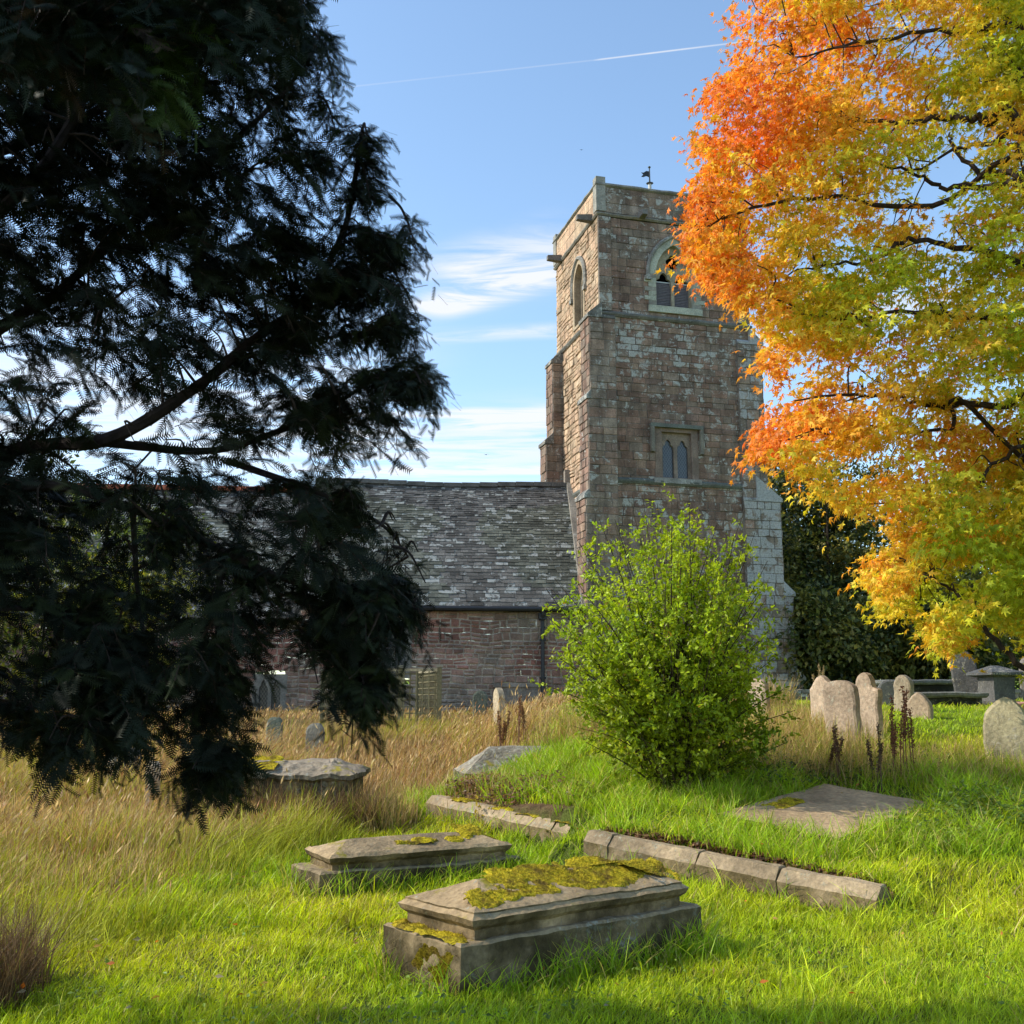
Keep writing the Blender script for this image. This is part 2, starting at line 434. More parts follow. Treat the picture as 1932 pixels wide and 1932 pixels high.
def stones(mb, O, U, N, L, z0, z1, course=.3, blk=.62, proud=.015, jit=.012, holes=None, red=.6, lich=None, mortar=(.19, .165, .14), tops=None, colfn=None, rubble=False):
    """a face of coursed blocks; each block stands a little proud of its joint"""
    z = z0; O = np.asarray(O, float)
    Vs = []; Cs = []
    while z < z1 - .04:
        h = course * (rng.uniform(.6, 1.4) if rubble else rng.uniform(.72, 1.25))
        if z + h > z1 - .08: h = z1 - z
        spans = [(0.0, L)]
        if holes:
            for (a, b) in holes(z, z + h):
                new = []
                for (p, q) in spans:
                    if b <= p or a >= q: new.append((p, q)); continue
                    if a > p: new.append((p, a))
                    if b < q: new.append((b, q))
                spans = new
        for (p, q) in spans:
            u = p
            while u < q - .005:
                w = blk * rng.uniform(.5, 1.5)
                if u + w > q - .12: w = q - u
                m = .011 if not rubble else .02
                j = rng.uniform(-jit, jit, (4, 2))
                d = proud * rng.uniform(.4, 1.5)
                sub = [(z, h)]
                if rubble and h > course * .95 and rng.random() < .35: sub = [(z, h * .5), (z + h * .5, h * .5)]
                for (zz, hh) in sub:
                    o = [(u, zz, 0), (u + w, zz, 0), (u + w, zz + hh, 0), (u, zz + hh, 0)]
                    i_ = [(u + m + abs(j[0, 0]), zz + m + abs(j[0, 1]), d * rng.uniform(.7, 1.3)), (u + w - m - abs(j[1, 0]), zz + m + abs(j[1, 1]), d * rng.uniform(.7, 1.3)),
                          (u + w - m - abs(j[2, 0]), zz + hh - m - abs(j[2, 1]), d * rng.uniform(.7, 1.3)), (u + m + abs(j[3, 0]), zz + hh - m - abs(j[3, 1]), d * rng.uniform(.7, 1.3))]
                    if w < .05 or hh < .05: i_ = [(a, b, d * .5) for a, b, _ in o]
                    Vs.append(o + i_)
                    c = sand(1, red)[0] if colfn is None else colfn(u + w / 2, zz + hh / 2)
                    la = rng.random() if lich is None else lich(u + w / 2, zz + hh / 2) * rng.uniform(.5, 1.3)
                    Cs.append([(*mortar, 0)] * 4 + [(*c, la)] * 4)
                u += w
        z += h
    Vl = np.array(Vs); K = len(Vl)
    W = O + Vl[..., 0:1] * U + Vl[..., 2:3] * N
    W[..., 2] = Vl[..., 1]
    if rubble:
        q_ = np.stack([Vl[..., 0] * 1.7, Vl[..., 1] * 2.6], -1); W[..., 2] += (vnoise(q_, 1, 5) - .5) * .11 * np.clip((Vl[..., 1] - z0) * 3, 0, 1) * np.clip((z1 - Vl[..., 1]) * 3, 0, 1)
        W += U * ((vnoise(q_, 1.3, 8) - .5) * .06 * np.clip(Vl[..., 0] * 4, 0, 1) * np.clip((L - Vl[..., 0]) * 4, 0, 1))[..., None]
    f = np.array([[4, 5, 6, 7], [0, 1, 5, 4], [1, 2, 6, 5], [2, 3, 7, 6], [3, 0, 4, 7]])
    if np.dot(np.cross(U, Zup), N) < 0: f = f[:, ::-1]
    faces = (f[None] + (np.arange(K) * 8)[:, None, None]).reshape(-1, 4)
    mb.add(W.reshape(-1, 3), faces, np.array(Cs).reshape(-1, 4))

def arch(uc, w, zs, rise, n=9, cusp=0.0):
    """pointed arch head as a list of (u, z), left to right"""
    hw = w / 2
    r = (hw * hw + rise * rise) / (2 * hw)
    th = math.asin(min(1, rise / r))
    pts = []
    for k in range(n + 1):
        a = th * k / n
        pts.append((-hw + r - r * math.cos(a), r * math.sin(a)))
    pts = pts + [(-u, z) for u, z in pts[-2::-1]]
    out = []
    for i, (u, z) in enumerate(pts):
        s = i / (len(pts) - 1)
        f = 1 - cusp * (math.exp(-((s - .27) / .07) ** 2) + math.exp(-((s - .73) / .07) ** 2))
        out.append((uc + u * f, zs + z * f * 1.0))
    return out

def opening(uc, w, z0, zs, rise, cusp=0.0):
    return [(uc - w / 2, z0)] + arch(uc, w, zs, rise, 9, cusp) + [(uc + w / 2, z0)]

def plate(mb, O, U, N, outer, holes, d0, d1, col):
    """flat slab with openings, front at d0 (along N), back at d1"""
    O = np.asarray(O, float)
    def W(p, d): return np.array((O[0] + U[0] * p[0] + N[0] * d, O[1] + U[1] * p[0] + N[1] * d, p[1]))
    loops = [outer] + holes
    tri = tessellate_polygon([[Vector((u, z, 0)) for u, z in lp] for lp in loops])
    flat = [p for lp in loops for p in lp]
    mb.add([W(p, d0) for p in flat], np.array(tri), col)
    for lp in loops:
        n = len(lp)
        V = [W(p, d0) for p in lp] + [W(p, d1) for p in lp]
        i = np.arange(n); j = (i + 1) % n
        mb.add(V, np.stack([i, j, j + n, i + n], -1), col)

def wall_quad(mb, O, U, N, u0, u1, z0, z1, d, col):
    P = [np.array((O[0] + U[0] * u + N[0] * d, O[1] + U[1] * u + N[1] * d, z)) for u, z in ((u0, z0), (u1, z0), (u1, z1), (u0, z1))]
    mb.add(P, np.array([[0, 1, 2, 3]]), col)

def hwidth(op, z):
    """half-open span of an opening polygon at height z"""
    us = []
    n = len(op)
    for i in range(n):
        a = op[i]; b = op[(i + 1) % n]
        if (a[1] - z) * (b[1] - z) < 0:
            t = (z - a[1]) / (b[1] - a[1]); us.append(a[0] + t * (b[0] - a[0]))
    return (min(us), max(us)) if len(us) >= 2 else None

def hole_fn(ops):
    def f(za, zb):
        out = []
        for op in ops:
            lo = min(p[1] for p in op); hi = max(p[1] for p in op)
            if zb <= lo + .02 or za >= hi - .01: continue
            h = hwidth(op, min(max(za + .01, lo + .011), hi - .012))
            if h: out.append(h)
        return out
    return f

GREY = (.245, .23, .195); BUFF = (.27, .235, .17); PALE = (.34, .345, .28)

# ------------------------------------------------------------------ church tower
TA = R(15)
EX = np.array((math.cos(TA), math.sin(TA), 0)); EY = np.array((-math.sin(TA), math.cos(TA), 0))
TO = np.array((*at(1138, 1000, 34)[:2], 0)); TW, TD = 5.5, 4.8
ZB, ZS1, ZS2, ZS3, ZT = .9, 8.85, 14.6, 18.1, 19.2
tower = thing('church_tower', 'square red and grey sandstone church tower with a weathervane on top', 'church tower', (TO[0] + 1.9, TO[1] + 3.2, 1.6))
mbw = MB()
# openings on the south face
_u0, _z0 = on_wall(1238, 577, TO, EX); _u1, _ = on_wall(1308, 577, TO, EX); _, _zs = on_wall(1270, 522, TO, EX); _, _za = on_wall(1270, 463, TO, EX)
BUC = (_u0 + _u1) / 2; BW = (_u1 - _u0); BZ0, BZS, BRISE = _z0, _zs, _za - _zs
bel = opening(BUC, BW, BZ0, BZS, BRISE)
_u2, LZ0 = on_wall(1251, 901, TO, EX); _u3, _ = on_wall(1304, 901, TO, EX); _, LZ1 = on_wall(1277, 815, TO, EX)
LUC = (_u2 + _u3) / 2; LW = _u3 - _u2 + .3
low = [(LUC - LW / 2, LZ0 - .12), (LUC - LW / 2, LZ1 + .1), (LUC + LW / 2, LZ1 + .1), (LUC + LW / 2, LZ0 - .12)]
S_N = -EY; W_N = -EX
def tl(u, z):
    g = float(fbm(np.array([[u * .35, z * .3, 4.0]]), 1, 9, 2)[0])
    return np.interp(z, [2, 8.8, 9.2, 10, 14, 15.5, 19], [.55, .6, .45, .55, .6, .25, .35]) + (g - .5) * 1.0
stones(mbw, TO, EX, S_N, TW, ZB, ZS1, .27, .5, .02, holes=None, lich=tl)
stones(mbw, TO, EX, S_N, TW, ZS1, ZS2, .24, .46, .02, holes=hole_fn([low]), lich=tl)
stones(mbw, TO, EX, S_N, TW, ZS2, ZS3, .25, .5, .02, holes=hole_fn([bel]), lich=tl, colfn=lambda u, z: sand(1, .6 if z < 16.6 else .3)[0])
# west (sunlit) face
WUC = 2.55
_a, _zw0 = on_wall(1095, 610, TO, EY); _, _zws = on_wall(1095, 530, TO, EY); _, _zwa = on_wall(1095, 497, TO, EY)
WUC = _a; WW = .95
wop = opening(WUC, WW, _zw0, _zws, _zwa - _zws)
sunlit_stone = lambda u, z: (sand(1, .6)[0] * .5 + np.array((.2, .145, .1)) * .5) * np.array((2.2, 2.2, 2.05))  # west blocks and mortar coloured lighter, sunlight painted into the stone
stones(mbw, TO, EY, W_N, TD, ZB, ZS2, .23, .36, .04, .02, lich=lambda u, z: .0, mortar=(.36, .27, .18), colfn=sunlit_stone, rubble=True)
stones(mbw, TO, EY, W_N, TD, ZS2, ZS3, .23, .36, .03, .02, holes=hole_fn([wop]), lich=lambda u, z: .0, mortar=(.36, .27, .18), colfn=sunlit_stone, rubble=True)
stones(mbw, TO + EX * TW, EY, EX, TD, ZB, ZS3, .32, .6, .02)
stones(mbw, TO + EY * TD, EX, EY, TW, ZB, ZS3, .32, .6, .02)
mbw.build('wall', M_TOWER, tower)
# parapet
mp = MB()
for O_, U_, N_, L_, wc in ((TO, EX, S_N, TW, False), (TO, EY, W_N, TD, True), (TO + EX * TW, EY, EX, TD, False), (TO + EY * TD, EX, EY, TW, False)):
    stones(mp, O_ + N_ * .05, U_, N_, L_, ZS3 + .16, ZT, .36, .8, .012, red=.3, lich=lambda u, z: .55 if not wc else .1, colfn=(sunlit_stone if wc else None))
par = mp.build('parapet', M_TOWER, tower)
mc = MB()
def ring(mb, z, h, out, inn, col, slope=.0, alpha=.4):
    """a moulded band running round all four sides"""
    prof = [(inn, z), (out * .55, z), (out, z + h * .35), (out, z + h * .62), (out * (1 - slope), z + h), (inn, z + h)]
    cs = [TO, TO + EX * TW, TO + EX * TW + EY * TD, TO + EY * TD]
    dg = [(-EX - EY), (EX - EY), (EX + EY), (-EX + EY)]
    n = 22
    for k in range(4):
        A, B, dA, dB = cs[k], cs[(k + 1) % 4], dg[k], dg[(k + 1) % 4]
        ts = np.linspace(0, 1, n)
        V = []
        for t in ts:
            wob = rng.uniform(-.012, .012)
            for (d, zz) in prof:
                p = A * (1 - t) + B * t + (dA * (1 - t) + dB * t) * (d + (wob if 0 < t < 1 and d > 0 else 0))
                V.append((p[0], p[1], zz + (wob * .5 if 0 < t < 1 else 0)))
        m = len(prof); i = (np.arange(n - 1)[:, None] * m + np.arange(m - 1)[None]).ravel()
        mb.add(V, np.stack([i, i + m, i + m + 1, i + 1], -1)[:, ::1], (*col, alpha))
ring(mc, ZT, .13, .13, -.35, (.2, .19, .165), .2)
mc.build('coping', M_TRIM, par)
for z, h, out, c in ((ZS3, .2, .13, (.2, .185, .16)), (ZS2 - .12, .26, .14, (.13, .125, .11)), (ZS1 - .1, .28, .12, (.115, .12, .105)), (2.1, .3, .2, (.2, .19, .17))):
    m_ = MB(); ring(m_, z + h * .12, h * .76, out * .8, -.05, c, .9); m_.build('string_course', M_TRIM, tower)
m_ = MB()
obox(m_, TO - EX * .1 - EY * .1 + Zup * (ZS3 + .18), EX, EY, Zup, .34, .34, ZT + .34 - ZS3 - .18, (.24, .23, .2, .4)); m_.build('corner_pier', M_TRIM, par)
m_ = MB(); obox(m_, TO - EX * .1 + EY * (TD - .24) + Zup * (ZS3 + .18), EX, EY, Zup, .34, .34, ZT + .3 - ZS3 - .18, (.24, .23, .2, .4)); m_.build('corner_pier', M_TRIM, par)
m_ = MB(); obox(m_, TO + EX * (TW - .24) - EY * .1 + Zup * (ZS3 + .18), EX, EY, Zup, .34, .34, ZT + .3 - ZS3 - .18, (.24, .23, .2, .4)); m_.build('corner_pier', M_TRIM, par)
m_ = MB()   # flat roof behind the parapet
m_.add([TO + EX * a + EY * b + Zup * (ZS3 + .4) for a, b in ((.01, .01), (TW - .01, .01), (TW - .01, TD - .01), (.01, TD - .01))], np.array([[0, 1, 2, 3]]), (.15, .15, .15)); m_.build('lead_roof', M_PLAIN, tower)
# slim clasping strips on the belfry corners
for cu, cv in ((-.04, 0), (TW - .42, 0)):
    m_ = MB(); stones(m_, TO + EX * cu + S_N * .07, EX, S_N, .46, ZS2 + .1, ZS3, .32, .5, .012, red=.3, lich=lambda u, z: .7)
    wall_quad(m_, TO + EX * cu, EY, W_N, -.07, 0, ZS2 + .1, ZS3, 0, (.2, .17, .14)); wall_quad(m_, TO + EX * (cu + .46), EY, EX, -.07, 0, ZS2 + .1, ZS3, 0, (.2, .17, .14))
    m_.build('corner_strip', M_TOWER, tower)

def buttress(side, stages, vfront, vback, white=None, name='buttress'):
    """stages: (z0, z1, projection). side -1 goes out of the west face, +1 out of the east"""
    m_ = MB()
    sgn = EX * side
    org = TO if side < 0 else TO + EX * TW
    for k, (z0, z1, p) in enumerate(stages):
        back = .5
        O2 = org + EY * vfront
        lf = (lambda u, z: .45) if white is None else (lambda u, z: white)
        if side < 0: stones(m_, O2 + sgn * p, EX, S_N, p + (back if vfront < 0.3 else 0), z0, z1, .3, .4, .02, .02, lich=lf, red=.4)
        else: stones(m_, O2 - EX * back * (1 if vfront < .3 else 0), EX, S_N, p + (back if vfront < .3 else 0), z0, z1, .34, .45, .02, .02, lich=lf, red=.4, mortar=(.13, .115, .1))
        stones(m_, org + sgn * p + EY * vfront, EY, sgn, vback - vfront, z0, z1, .3, .4, .03, .02, lich=lambda u, z: .2, red=.5)
        if vfront < .3:
            e = org - sgn * back
            wall_quad(m_, e, EY, -sgn, vfront, 0, z0, z1, 0, (.2, .17, .14))
        pn = stages[k + 1][2] if k + 1 < len(stages) else 0.0
        # weathered cap sloping back to the next stage
        hcap = .25 + (p - pn) * 1.15; ov = .07
        a0 = org + sgn * (p + ov) + EY * (vfront - .05); a1 = org + sgn * (p + ov) + EY * (vback + .05)
        b0 = org + sgn * (pn - .02) + EY * (vfront - .05); b1 = org + sgn * (pn - .02) + EY * (vback + .05)
        z_ = Zup
        P8 = [a0 + z_ * z1, a1 + z_ * z1, b1 + z_ * z1, b0 + z_ * z1, a0 + z_ * (z1 + .12), a1 + z_ * (z1 + .12), b1 + z_ * (z1 + .12 + hcap * .6), b0 + z_ * (z1 + .12 + hcap * .6)]
        hexa(m_, P8, (.19, .18, .16, .6))
        if vfront < .3:
            c0 = org - sgn * back + EY * (vfront - .03); c1 = org - sgn * back; d0 = org + sgn * (pn - .02) + EY * (vfront - .03); d1 = org + sgn * (pn - .02)
            if k + 1 == len(stages): hexa(m_, [c0 + z_ * z1, d0 + z_ * z1, d1 + z_ * z1, c1 + z_ * z1, c0 + z_ * (z1 + .08), d0 + z_ * (z1 + .08), d1 + z_ * (z1 + .2), c1 + z_ * (z1 + .2)], (.15, .145, .13, .4))
    return m_.build(name, M_TOWER if white is None else M_WHITE, tower)
buttress(-1, [(ZB, 8.2, .62), (8.2, 11.55, .5), (11.55, 14.4, .42)], -.12, .75)
buttress(-1, [(ZB, 11.0, .68), (11.0, 14.1, .42)], TD - .75, TD)
_, zr1 = on_wall(1412, 652, TO, EX); _, zr2 = on_wall(1440, 948, TO, EX); _, zr3 = on_wall(1470, 1125, TO, EX); _, zr4 = on_wall(1480, 1285, TO, EX)
buttress(1, [(ZB, zr4, 1.42), (zr4, zr3, 1.18), (zr3, zr2, .86)], -.15, .8, white=.4)
buttress(1, [(zr2 - .3, zr1, .42)], -.11, .75, white=.2)
# belfry window
wS = MB()
fr_o = [(u, z) for u, z in opening(BUC, BW + .46, BZ0, BZS, BRISE + .23)]
plate(wS, TO, EX, S_N, fr_o, [opening(BUC, BW, BZ0, BZS, BRISE)], .045, -.3, (*PALE, .2))
for k in range(7):   # long-and-short jamb blocks
    z = BZ0 + .02 + k * (BZS - BZ0) / 7; w = .42 if k % 2 else .27
    for s in (-1, 1):
        u0 = BUC + s * (BW / 2 + .01); obox(wS, TO + EX * (u0 if s > 0 else u0 - w) + S_N * .052 + Zup * z, EX, EY, Zup, w, .04, (BZS - BZ0) / 7 - .015, (*(np.array(PALE if k % 3 else GREY) * rng.uniform(.8, 1.05)), .3))
obox(wS, TO + EX * (BUC - BW / 2 - .3) + S_N * .09 + Zup * (BZ0 - .24), EX, EY, Zup, BW + .6, .35, .235, (*PALE, .3))
bw = wS.build('belfry_window', M_TRIM, tower)
lw = BW / 2 - .13; l1 = BUC - BW / 4 + .01; l2 = BUC + BW / 4 - .01
tS = MB()
quat = [(BUC + (.17 + .07 * abs(math.cos(2 * a))) * math.cos(a), BZS + BRISE * .5 + (.17 + .07 * abs(math.cos(2 * a))) * 1.1 * math.sin(a)) for a in np.linspace(0, 2 * math.pi, 33)[:-1]]
plate(tS, TO, EX, S_N, opening(BUC, BW - .004, BZ0, BZS, BRISE - .002), [opening(l1, lw, BZ0 + .03, BZS - .28, .44, .2), opening(l2, lw, BZ0 + .03, BZS - .28, .44, .2), quat], -.14, -.26, (*BUFF, .1))
tS.build('tracery', M_TRIM, bw)
for l in (l1, l2):
    m_ = MB(); nb = 15; zt = BZS - .2
    for k in range(nb):
        z = BZ0 + .06 + k * (zt - BZ0 - .06) / nb
        A = TO + EX * (l - lw / 2) - S_N * .23 + Zup * z
        a, b = A, A + EX * lw; off = -S_N * .16 + Zup * .13
        hexa(m_, [a, b, b + off, a + off, a + Zup * .025, b + Zup * .025, b + off + Zup * .025, a + off + Zup * .025], (.1, .1, .1))
    m_.build('louvre', M_LOUVRE, bw)
    m_ = MB(); obox(m_, TO + EX * (l - lw / 2) + S_N * -.21 + Zup * (zt + .02), EX, EY, Zup, lw, .03, .035, (.5, .5, .5)); m_.build('bar', M_PLASTIC, bw)
m_ = MB(); wall_quad(m_, TO, EX, S_N, BUC - BW / 2, BUC + BW / 2, BZ0, BZS + BRISE, -.55, (.01, .01, .01)); m_.build('dark_opening', M_VOID, bw)
def hood(parent, O, U, N, uc, w, zs, rise, r=.07, drop=.12):
    m_ = MB(); a = arch(uc, w, zs, rise, 10); a = [(a[0][0], zs - drop)] + a + [(a[-1][0], zs - drop)]
    tube(m_, [(O[0] + U[0] * u + N[0] * .06, O[1] + U[1] * u + N[1] * .06, z) for u, z in a], r, (.2, .19, .17, .6), 6)
    for u in (a[0][0], a[-1][0]):
        obox(m_, O + U * (u - .1) + N * .14 + Zup * (zs - drop - .1), U, -N, Zup, .2, .15, .16, (.2, .19, .17, .6))
    m_.build('hood_mould', M_TRIM, parent)
hood(bw, TO, EX, S_N, BUC, BW + .62, BZS - .02, BRISE + .32)
# west lancet
wS = MB(); plate(wS, TO, EY, W_N, opening(WUC, WW + .36, _zw0 - .1, _zws, _zwa - _zws + .18), [opening(WUC, WW, _zw0, _zws, _zwa - _zws)], .06, -.38, (.3, .235, .16, 0))
ww = wS.build('lancet_window', M_TRIM, tower)
m_ = MB(); plate(m_, TO, EY, W_N, opening(WUC, WW - .004, _zw0, _zws, _zwa - _zws - .002), [opening(WUC - .22, .3, _zw0 + .05, _zws - .1, .3, .15), opening(WUC + .22, .3, _zw0 + .05, _zws - .1, .3, .15)], -.18, -.28, (.3, .24, .17, 0)); m_.build('tracery', M_TRIM, ww)
m_ = MB(); wall_quad(m_, TO, EY, W_N, WUC - WW / 2, WUC + WW / 2, _zw0, _zwa, -.33, (.05, .05, .05)); m_.build('louvre', M_LOUVRE, ww)
hood(ww, TO, EY, W_N, WUC, WW + .5, _zws - .05, _zwa - _zws + .28, .08, .45)
# ringing-chamber window with square label
wS = MB()
lw2 = .40; la, lb = LUC - .265, LUC + .265; lzs = LZ1 - .62
plate(wS, TO, EX, S_N, [(LUC - LW / 2 - .12, LZ0 - .14), (LUC - LW / 2 - .12, LZ1 + .12), (LUC + LW / 2 + .12, LZ1 + .12), (LUC + LW / 2 + .12, LZ0 - .14)],
      [[(LUC - .54, LZ0), (LUC - .54, LZ1 - .03), (LUC + .54, LZ1 - .03), (LUC + .54, LZ0)]], .04, -.14, (.2, .15, .12, .2))
obox(wS, TO + EX * (LUC - .85) + S_N * .1 + Zup * (LZ0 - .2), EX, EY, Zup, 1.7, .24, .17, (.24, .23, .21, .5))
l2w = wS.build('square_headed_window', M_TRIM, tower)
m_ = MB(); plate(m_, TO, EX, S_N, [(LUC - .54, LZ0), (LUC - .54, LZ1 - .03), (LUC + .54, LZ1 - .03), (LUC + .54, LZ0)], [opening(la, lw2, LZ0 + .03, lzs, .36, .22), opening(lb, lw2, LZ0 + .03, lzs, .36, .22)], -.09, -.2, (.21, .165, .13, .1)); m_.build('tracery', M_TRIM, l2w)
M_GLT = glass_mat('leaded_glass_tower', EX)
for l in (la, lb):
    m_ = MB(); wall_quad(m_, TO, EX, S_N, l - lw2 / 2 - .02, l + lw2 / 2 + .02, LZ0, lzs + .38, -.165, (.05, .05, .05)); m_.build('leaded_light', M_GLT, l2w)
m_ = MB()
obox(m_, TO + EX * (LUC - .95) + S_N * .16 + Zup * (LZ1 + .1), EX, EY, Zup, 1.9, .2, .13, (.14, .15, .13, .4))
for u in (LUC - .95, LUC + .83): obox(m_, TO + EX * u + S_N * .157 + Zup * (LZ1 - .75), EX, EY, Zup, .12, .2, .847, (.18, .16, .13, .4))
m_.build('label_mould', M_TRIM, l2w)
# rain spouts under the parapet
for (O_, N_, U_) in ((TO + EY * .55 + Zup * (ZS3 + .02), W_N, EY), (TO + EY * (TD - .75) + Zup * (ZS3 + .02), W_N, EY), (TO + EX * 1.55 + Zup * (ZS3 + .05), S_N, EX)):
    m_ = MB(); a = O_ - U_ * .13; L_ = .6 if N_ is W_N else .45
    hexa(m_, [a, a + U_ * .26, a + U_ * .22 + N_ * L_ + Zup * .03, a + U_ * .04 + N_ * L_ + Zup * .03, a + Zup * .26, a + U_ * .26 + Zup * .26, a + U_ * .22 + N_ * L_ + Zup * .2, a + U_ * .04 + N_ * L_ + Zup * .2], (.16, .15, .14, .2)); m_.build('rainspout', M_TRIM, tower)
# weathervane
_vp = TO + EX * 2.05 + EY * 2.4; _k = 36.4
m_ = MB(); vz0 = ZS3 + .4; vz1 = at(1226, 318, _vp[1])[2]
vx = at(1226, 350, _vp[1])[0]; VB = np.array((vx, _vp[1], 0))
tube(m_, [VB + Zup * vz0, VB + Zup * (vz0 + .05), VB + Zup * (vz1 - .62)], [.09, .08, .06], (.45, .45, .42), 8)
tube(m_, [VB + Zup * (vz1 - .64), VB + Zup * (vz1 - .6), VB + Zup * (vz1 - .56)], [.06, .14, .05], (.1, .1, .1), 8)
tube(m_, [VB + Zup * (vz1 - .56), VB + Zup * vz1], [.03, .022], (.05, .05, .05), 6)
tube(m_, [VB + Zup * (vz1), VB + Zup * (vz1 + .05), VB + Zup * (vz1 + .1)], [.02, .06, .015], (.08, .08, .06), 8)
wv = m_.build('weathervane', M_PLAIN, tower)
m_ = MB(); fl = [(0, -.12), (-.2, -.1), (-.36, -.17), (-.5, -.16), (-.38, -.24), (-.5, -.33), (-.36, -.34), (-.2, -.3), (0, -.36)]
plate(m_, VB, np.array((1.0, 0, 0)), np.array((0, -1.0, 0)), [(u * .62, vz1 + z) for u, z in fl], [], .012, -.012, (.04, .045, .05)); m_.build('vane_flag', M_IRON, wv)

# ------------------------------------------------------------------ nave and chancel
NA = R(5)
NX = np.array((math.cos(NA), math.sin(NA), 0)); NY = np.array((-math.sin(NA), math.cos(NA), 0)); NS = -NY
NO = np.array((*at(1108, 1137, 34.15)[:2], 0))      # wall foot line, right-hand end; u runs negative to the left
ZE = at(960, 1139, 33.9)[2]; ZR = at(870, 913, 37.2)[2]; RUN = 3.25
nave = thing('church_nave', 'long low church nave with lichened stone slate roof beside the tower', 'church', (NO[0] - 4, NO[1] + 3, 1.4))
LN = 9.1; LC = 13.0
def nu(px, py): return on_wall(px, py, NO, NX)
w1l, w1z0 = nu(714, 1272); w1r, _ = nu(768, 1272); _, w1z1 = nu(740, 1178)
w2l, w2z0 = nu(483, 1350); w2r, _ = nu(531, 1350); _, w2z1 = nu(507, 1278)
NXo = NO - NX * (LN + LC)
off = LN + LC
def two_light(u0, u1, z0, z1, nm, parent, surround=.14):
    uc = (u0 + u1) / 2; w = u1 - u0; lw = w / 2 - .11
    ra = [opening(uc - w / 4, lw, z0 + .04, z1 - .42, .36, .18), opening(uc + w / 4, lw, z0 + .04, z1 - .42, .36, .18)]
    m_ = MB(); plate(m_, NXo, NX, NS, [(u0 - surround, z0 - .12), (u0 - surround, z1 + .1), (u1 + surround, z1 + .1), (u1 + surround, z0 - .12)], ra, .035, -.16, (.2, .19, .165, .1))
    o = m_.build(nm, M_TRIM, parent)
    for s in (-1, 1):
        g = MB(); wall_quad(g, NXo, NX, NS, uc + s * w / 4 - lw / 2 - .02, uc + s * w / 4 + lw / 2 + .02, z0, z1, -.12, (.02, .02, .02)); g.build('leaded_light', M_GLN, o)
    return [(u0 - surround * .5, z0 - .1), (u0 - surround * .5, z1 + .08), (u1 + surround * .5, z1 + .08), (u1 + surround * .5, z0 - .1)]
M_GLN = glass_mat('leaded_glass_nave', NX)
chancel = thing('church_chancel', 'stone slate chancel with red ridge tiles, mostly hidden behind the yew', 'church', (NO[0] - LN - 5, NO[1] + 2, 1.4))
h1 = two_light(w1l + off, w1r + off, w1z0, w1z1, 'nave_window', nave)
h2 = two_light(w2l + off, w2r + off, w2z0, w2z1, 'chancel_window', chancel)
def rubcol(u, z):
    g = float(fbm(np.array([[u * .5, z * .7, 1.0]]), 1, 21, 2)[0])
    red = np.array((.23, .095, .072)); gr = np.array((.26, .205, .16))
    t = np.clip((g - .38) * 4, 0, 1) * np.interp(z, [1, 2.3, 2.8, 4.2, 4.6], [.25, .4, .9, .8, .2])
    return (red * t + gr * (1 - t)) * rng.uniform(.7, 1.25)
m_ = MB(); stones(m_, NXo + NX * LC, NX, NS, LN - .02, .8, ZE, .19, .3, .035, .034, holes=hole_fn([[(u - LC, z) for u, z in h1]]), colfn=rubcol, lich=lambda u, z: .15, mortar=(.38, .33, .27), rubble=True)
wall_quad(m_, NO, NY, NX, 0, 6.5, .8, ZE, 0, (.2, .17, .14)); m_.build('wall', M_RUBBLE, nave)
m_ = MB(); stones(m_, NXo, NX, NS, LC, .8, ZE - .35, .19, .3, .035, .034, holes=hole_fn([h2]), colfn=rubcol, lich=lambda u, z: .15, mortar=(.38, .33, .27), rubble=True)
wall_quad(m_, NXo, NY, -NX, 0, 6.5, .8, ZE, 0, (.2, .17, .14)); m_.build('wall', M_RUBBLE, chancel)
# blocked low recess stone and quoins at the tower end
m_ = MB(); obox(m_, NO - NX * 3.0 + NS * .05 + Zup * 1.0, NX, NY, Zup, 1.5, .1, 1.15, (.2, .17, .14, .1)); obox(m_, NO - NX * 3.05 + NS * .1 + Zup * 2.15, NX, NY, Zup, 1.6, .15, .1, (.22, .19, .16, .1)); m_.build('blocked_opening', M_RUBBLE, nave)

